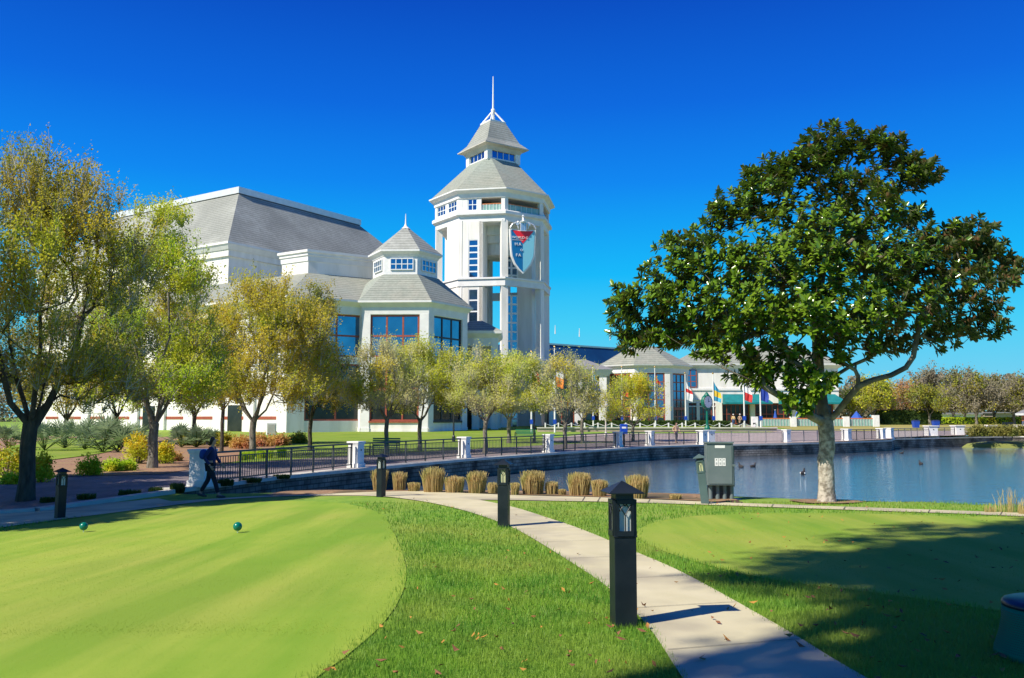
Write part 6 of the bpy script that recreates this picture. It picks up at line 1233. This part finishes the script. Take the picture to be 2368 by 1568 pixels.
# dark verge plants between street and path
for i, (px, py, w, h) in enumerate(((110, 1163, 40, 14), (200, 1155, 50, 14), (300, 1146, 60, 14), (360, 1142, 40, 16), (410, 1138, 40, 22), (520, 1130, 50, 14), (580, 1131, 60, 10), (650, 1130, 50, 8))): tuft(px, py, w, h, ['low dark tuft beside the shaded bollard', 'low dark tuft of verge grass, second from left', 'broad low dark tuft on the verge', 'dark tuft left of the first pillar', 'dark bushy tuft at the foot of the first pillar', 'low tuft behind the walking person', 'flat tuft under the first railing bay', 'flat tuft at right end of the verge'][i], 'verge_tuft', M['lf_dark'], 500, 'grass clump', 'dark tufts on the verge', None, .3, .01)

# ---------------------------------------------------------------- people
def skinned(name, verts, edges, radii, m, parent, root=0, sub=2):
    me = bpy.data.meshes.new(name); me.from_pydata(verts, edges, []); me.materials.append(m); o = link(name, me, parent)
    o.modifiers.new('skin', 'SKIN'); 
    if not me.skin_vertices: 
        bm = bmesh.new(); bm.from_mesh(me); bm.verts.layers.skin.verify(); bm.to_mesh(me); bm.free()
    for i, sv in enumerate(me.skin_vertices[0].data): r = radii[i]; sv.radius = r if hasattr(r, '__len__') else (r, r); sv.use_root = (i == root)
    s = o.modifiers.new('subd', 'SUBSURF'); s.levels = s.render_levels = sub; o.modifiers['skin'].use_smooth_shade = True
    return o
def person(loc, rz, H, label, top, legs, hairm, stride=.28, pack=None, arm=.2, lean=.03, shoes='shoe', grp=None, hat=None):
    """figure facing +X, feet at z 0"""
    t = thing('person', label, 'person', loc, rz, grp); k = H / 1.7; S = lambda pts: [(x * k, y * k, z * k) for x, y, z in pts]; s = stride
    hip = (0, 0, .93); kneeF = (s * .55, -.09, .50); ankF = (s, -.09, .09); kneeB = (-s * .25, .09, .50); ankB = (-s * 1.05, .09, .13); ch = (lean * 1.2, 0, 1.25); nk = (lean * 1.8, 0, 1.46); hd = (lean * 2 + .02, 0, 1.58)
    shR = (lean * 1.5, -.17, 1.40); shL = (lean * 1.5, .17, 1.40); elR = (-arm * .6, -.23, 1.13); haR = (arm * .25, -.22, .90); elL = (arm * .5, .23, 1.13); haL = (arm * 1.3, .2, .93)
    V = S([hip, (.01, 0, 1.1), ch, nk, hd, (lean * 2 + .03, 0, 1.66), shR, elR, haR, shL, elL, haL, (.0, -.09, .88), kneeF, ankF, (s + .12, -.09, .05), (0, .09, .88), kneeB, ankB, (-s * 1.05 + .11, .09, .06)])
    Ed = [(0, 1), (1, 2), (2, 3), (3, 4), (4, 5), (2, 6), (6, 7), (7, 8), (2, 9), (9, 10), (10, 11), (0, 12), (12, 13), (13, 14), (14, 15), (0, 16), (16, 17), (17, 18), (18, 19)]
    rr = [(.10, .13), (.095, .12), (.10, .13), .045, .075, .07, .05, .037, .027, .05, .037, .027, .075, .052, .034, .03, .075, .052, .034, .03]; rr = [(a * k, a * k) if not hasattr(a, '__len__') else (a[0] * k, a[1] * k) for a in rr]
    skinned('body', V, Ed, rr, M['skin'], t)
    g = 1.22
    jv = [0, 1, 2, 6, 7, 9, 10]; V2 = [V[0], V[1], V[2], V[3], V[6], V[7], V[9], V[10]]; V2[3] = tuple(np.array(V[2]) * .25 + np.array(V[3]) * .75)
    wr = lambda e_, h_: tuple(np.array(e_) * .12 + np.array(h_) * .88)
    V2 += [wr(V[7], V[8]), wr(V[10], V[11])]; V2[0] = (V[0][0], 0, V[0][2] - .05 * k)
    skinned('jacket', V2, [(0, 1), (1, 2), (2, 3), (2, 4), (4, 5), (5, 8), (2, 6), (6, 7), (7, 9)], [(.135 * k, .165 * k), (.12 * k, .15 * k), (.125 * k, .155 * k), (.06 * k, .065 * k), (.068 * k,) * 2, (.052 * k,) * 2, (.068 * k,) * 2, (.052 * k,) * 2, (.042 * k,) * 2, (.042 * k,) * 2], M[top], t)
    a_ = lambda q, w: tuple(np.array(q) * .1 + np.array(w) * .9)
    V3 = [V[0], V[12], V[13], a_(V[13], V[14]), V[16], V[17], a_(V[17], V[18])]
    skinned('trousers', V3, [(0, 1), (1, 2), (2, 3), (0, 4), (4, 5), (5, 6)], [(.12 * k, .14 * k), (.095 * k,) * 2, (.072 * k,) * 2, (.058 * k,) * 2, (.095 * k,) * 2, (.072 * k,) * 2, (.058 * k,) * 2], M[legs], t)
    for fx, fy, fz, tl in ((ankF[0], ankF[1], 0.0, 0), (ankB[0], ankB[1], .05, .25)): b = MB(); b.tube([((fx - .06) * k, fy * k, (fz + .045) * k), ((fx) * k, fy * k, (fz + .05) * k), ((fx + .10) * k, fy * k, (fz + .04 - tl * .1) * k), ((fx + .19) * k, fy * k, (fz + .03 - tl * .14) * k)], [.03 * k, .045 * k, .042 * k, .02 * k], 8); b.build('shoe', M[shoes], t, True, world=False)
    for q, hand in ((V[8], -1), (V[11], 1)):
        e_ = V[7] if hand < 0 else V[10]; dv = (Vector(q) - Vector(e_)).normalized(); q = Vector(q); sidev = dv.cross(Vector((0, 1, 0))).normalized(); b = MB()
        b.tube([tuple(q), tuple(q + dv * .05 * k), tuple(q + dv * .085 * k)], [.022 * k, .030 * k, .028 * k], 8)
        for f, (off_, ln) in enumerate(((-.024, .06), (-.008, .072), (.008, .07), (.023, .055))): p0 = q + dv * .08 * k + sidev * off_ * k; b.tube([tuple(p0), tuple(p0 + dv * ln * .55 * k + Vector((.006, 0, 0)) * k), tuple(p0 + dv * ln * .9 * k + Vector((.02, -.005 * hand, 0)) * k)], [.0085 * k, .008 * k, .006 * k], 6)
        p0 = q + dv * .03 * k + sidev * .026 * k; b.tube([tuple(p0), tuple(p0 + (dv * .03 + sidev * .025) * k), tuple(p0 + (dv * .055 + sidev * .03) * k)], [.011 * k, .010 * k, .007 * k], 6); b.build('hand', M['skin'], t, True, world=False)
    hx_, hz_ = (lean * 2 + .03) * k, 1.62 * k; b = MB(); b.tube([(hx_ + .075 * k, 0, hz_ + .01 * k), (hx_ + .11 * k, 0, hz_ - .02 * k), (hx_ + .075 * k, 0, hz_ - .03 * k)], [.01 * k, .014 * k, .008 * k], 6); b.build('nose', M['skin'], t, True, world=False)
    if hairm: skinned('hair', [(hx_ + .01 * k, 0, hz_ + .055 * k), (hx_ - .045 * k, 0, hz_ + .02 * k), (hx_ - .075 * k, 0, hz_ - .07 * k), (hx_ - .06 * k, 0, hz_ - .15 * k)], [(0, 1), (1, 2), (2, 3)], [(.085 * k, .08 * k), (.092 * k, .088 * k), (.07 * k, .075 * k), (.04 * k, .05 * k)], M[hairm], t)
    if hat: b = MB(); b.lathe([(.13 * k, 1.66 * k), (.1 * k, 1.68 * k), (.09 * k, 1.76 * k), (.01, 1.78 * k)], 12, (hx_, 0, 0)); b.build('hat', M[hat], t, True, world=False)
    for s_ in (-1, 1): b = MB(); b.lathe([(.001, -.008 * k), (.009 * k, -.004 * k), (.009 * k, .004 * k), (.001, .008 * k)], 6, (hx_ + .068 * k, s_ * .028 * k, hz_ + .012 * k)); b.build('eye', M['black'], t, world=False)
    if pack: skinned('backpack', [(-.17 * k, .02, 1.36 * k), (-.20 * k, .02, 1.22 * k), (-.19 * k, .02, 1.06 * k)], [(0, 1), (1, 2)], [(.09 * k, .12 * k), (.11 * k, .14 * k), (.10 * k, .13 * k)], M[pack], t)
    return t
P = gp(484, 1153); person((P.x, P.y, P.z + .016), R(6), 1.56, 'woman in dark blue jacket with blue backpack walking right past the first pillar', 'navy_cloth', 'dark_cloth', 'hair', .27, 'blue_pack')
P = at(1696, 984, 138); person((P.x, P.y, gz(P.x, P.y) + .02), R(-95), 1.72, 'far person in yellow top and blue jeans outside the restaurant', 'yellow_cloth', 'jean', None, .12, hat='label_white', grp=None)
P = at(1711, 984, 138); person((P.x, P.y, gz(P.x, P.y) + .02), R(-80), 1.75, 'far person in tan clothes and pale cap outside the restaurant', 'tan_cloth', 'tan_cloth', None, .1, hat='label_white')
P = at(1567, 1030, 66.5); person((P.x, P.y + .6, .02), R(-60), 1.6, 'person in tan clothes standing behind the railing before the low tan wall', 'tan_cloth', 'grey_cloth', 'hair', .06)
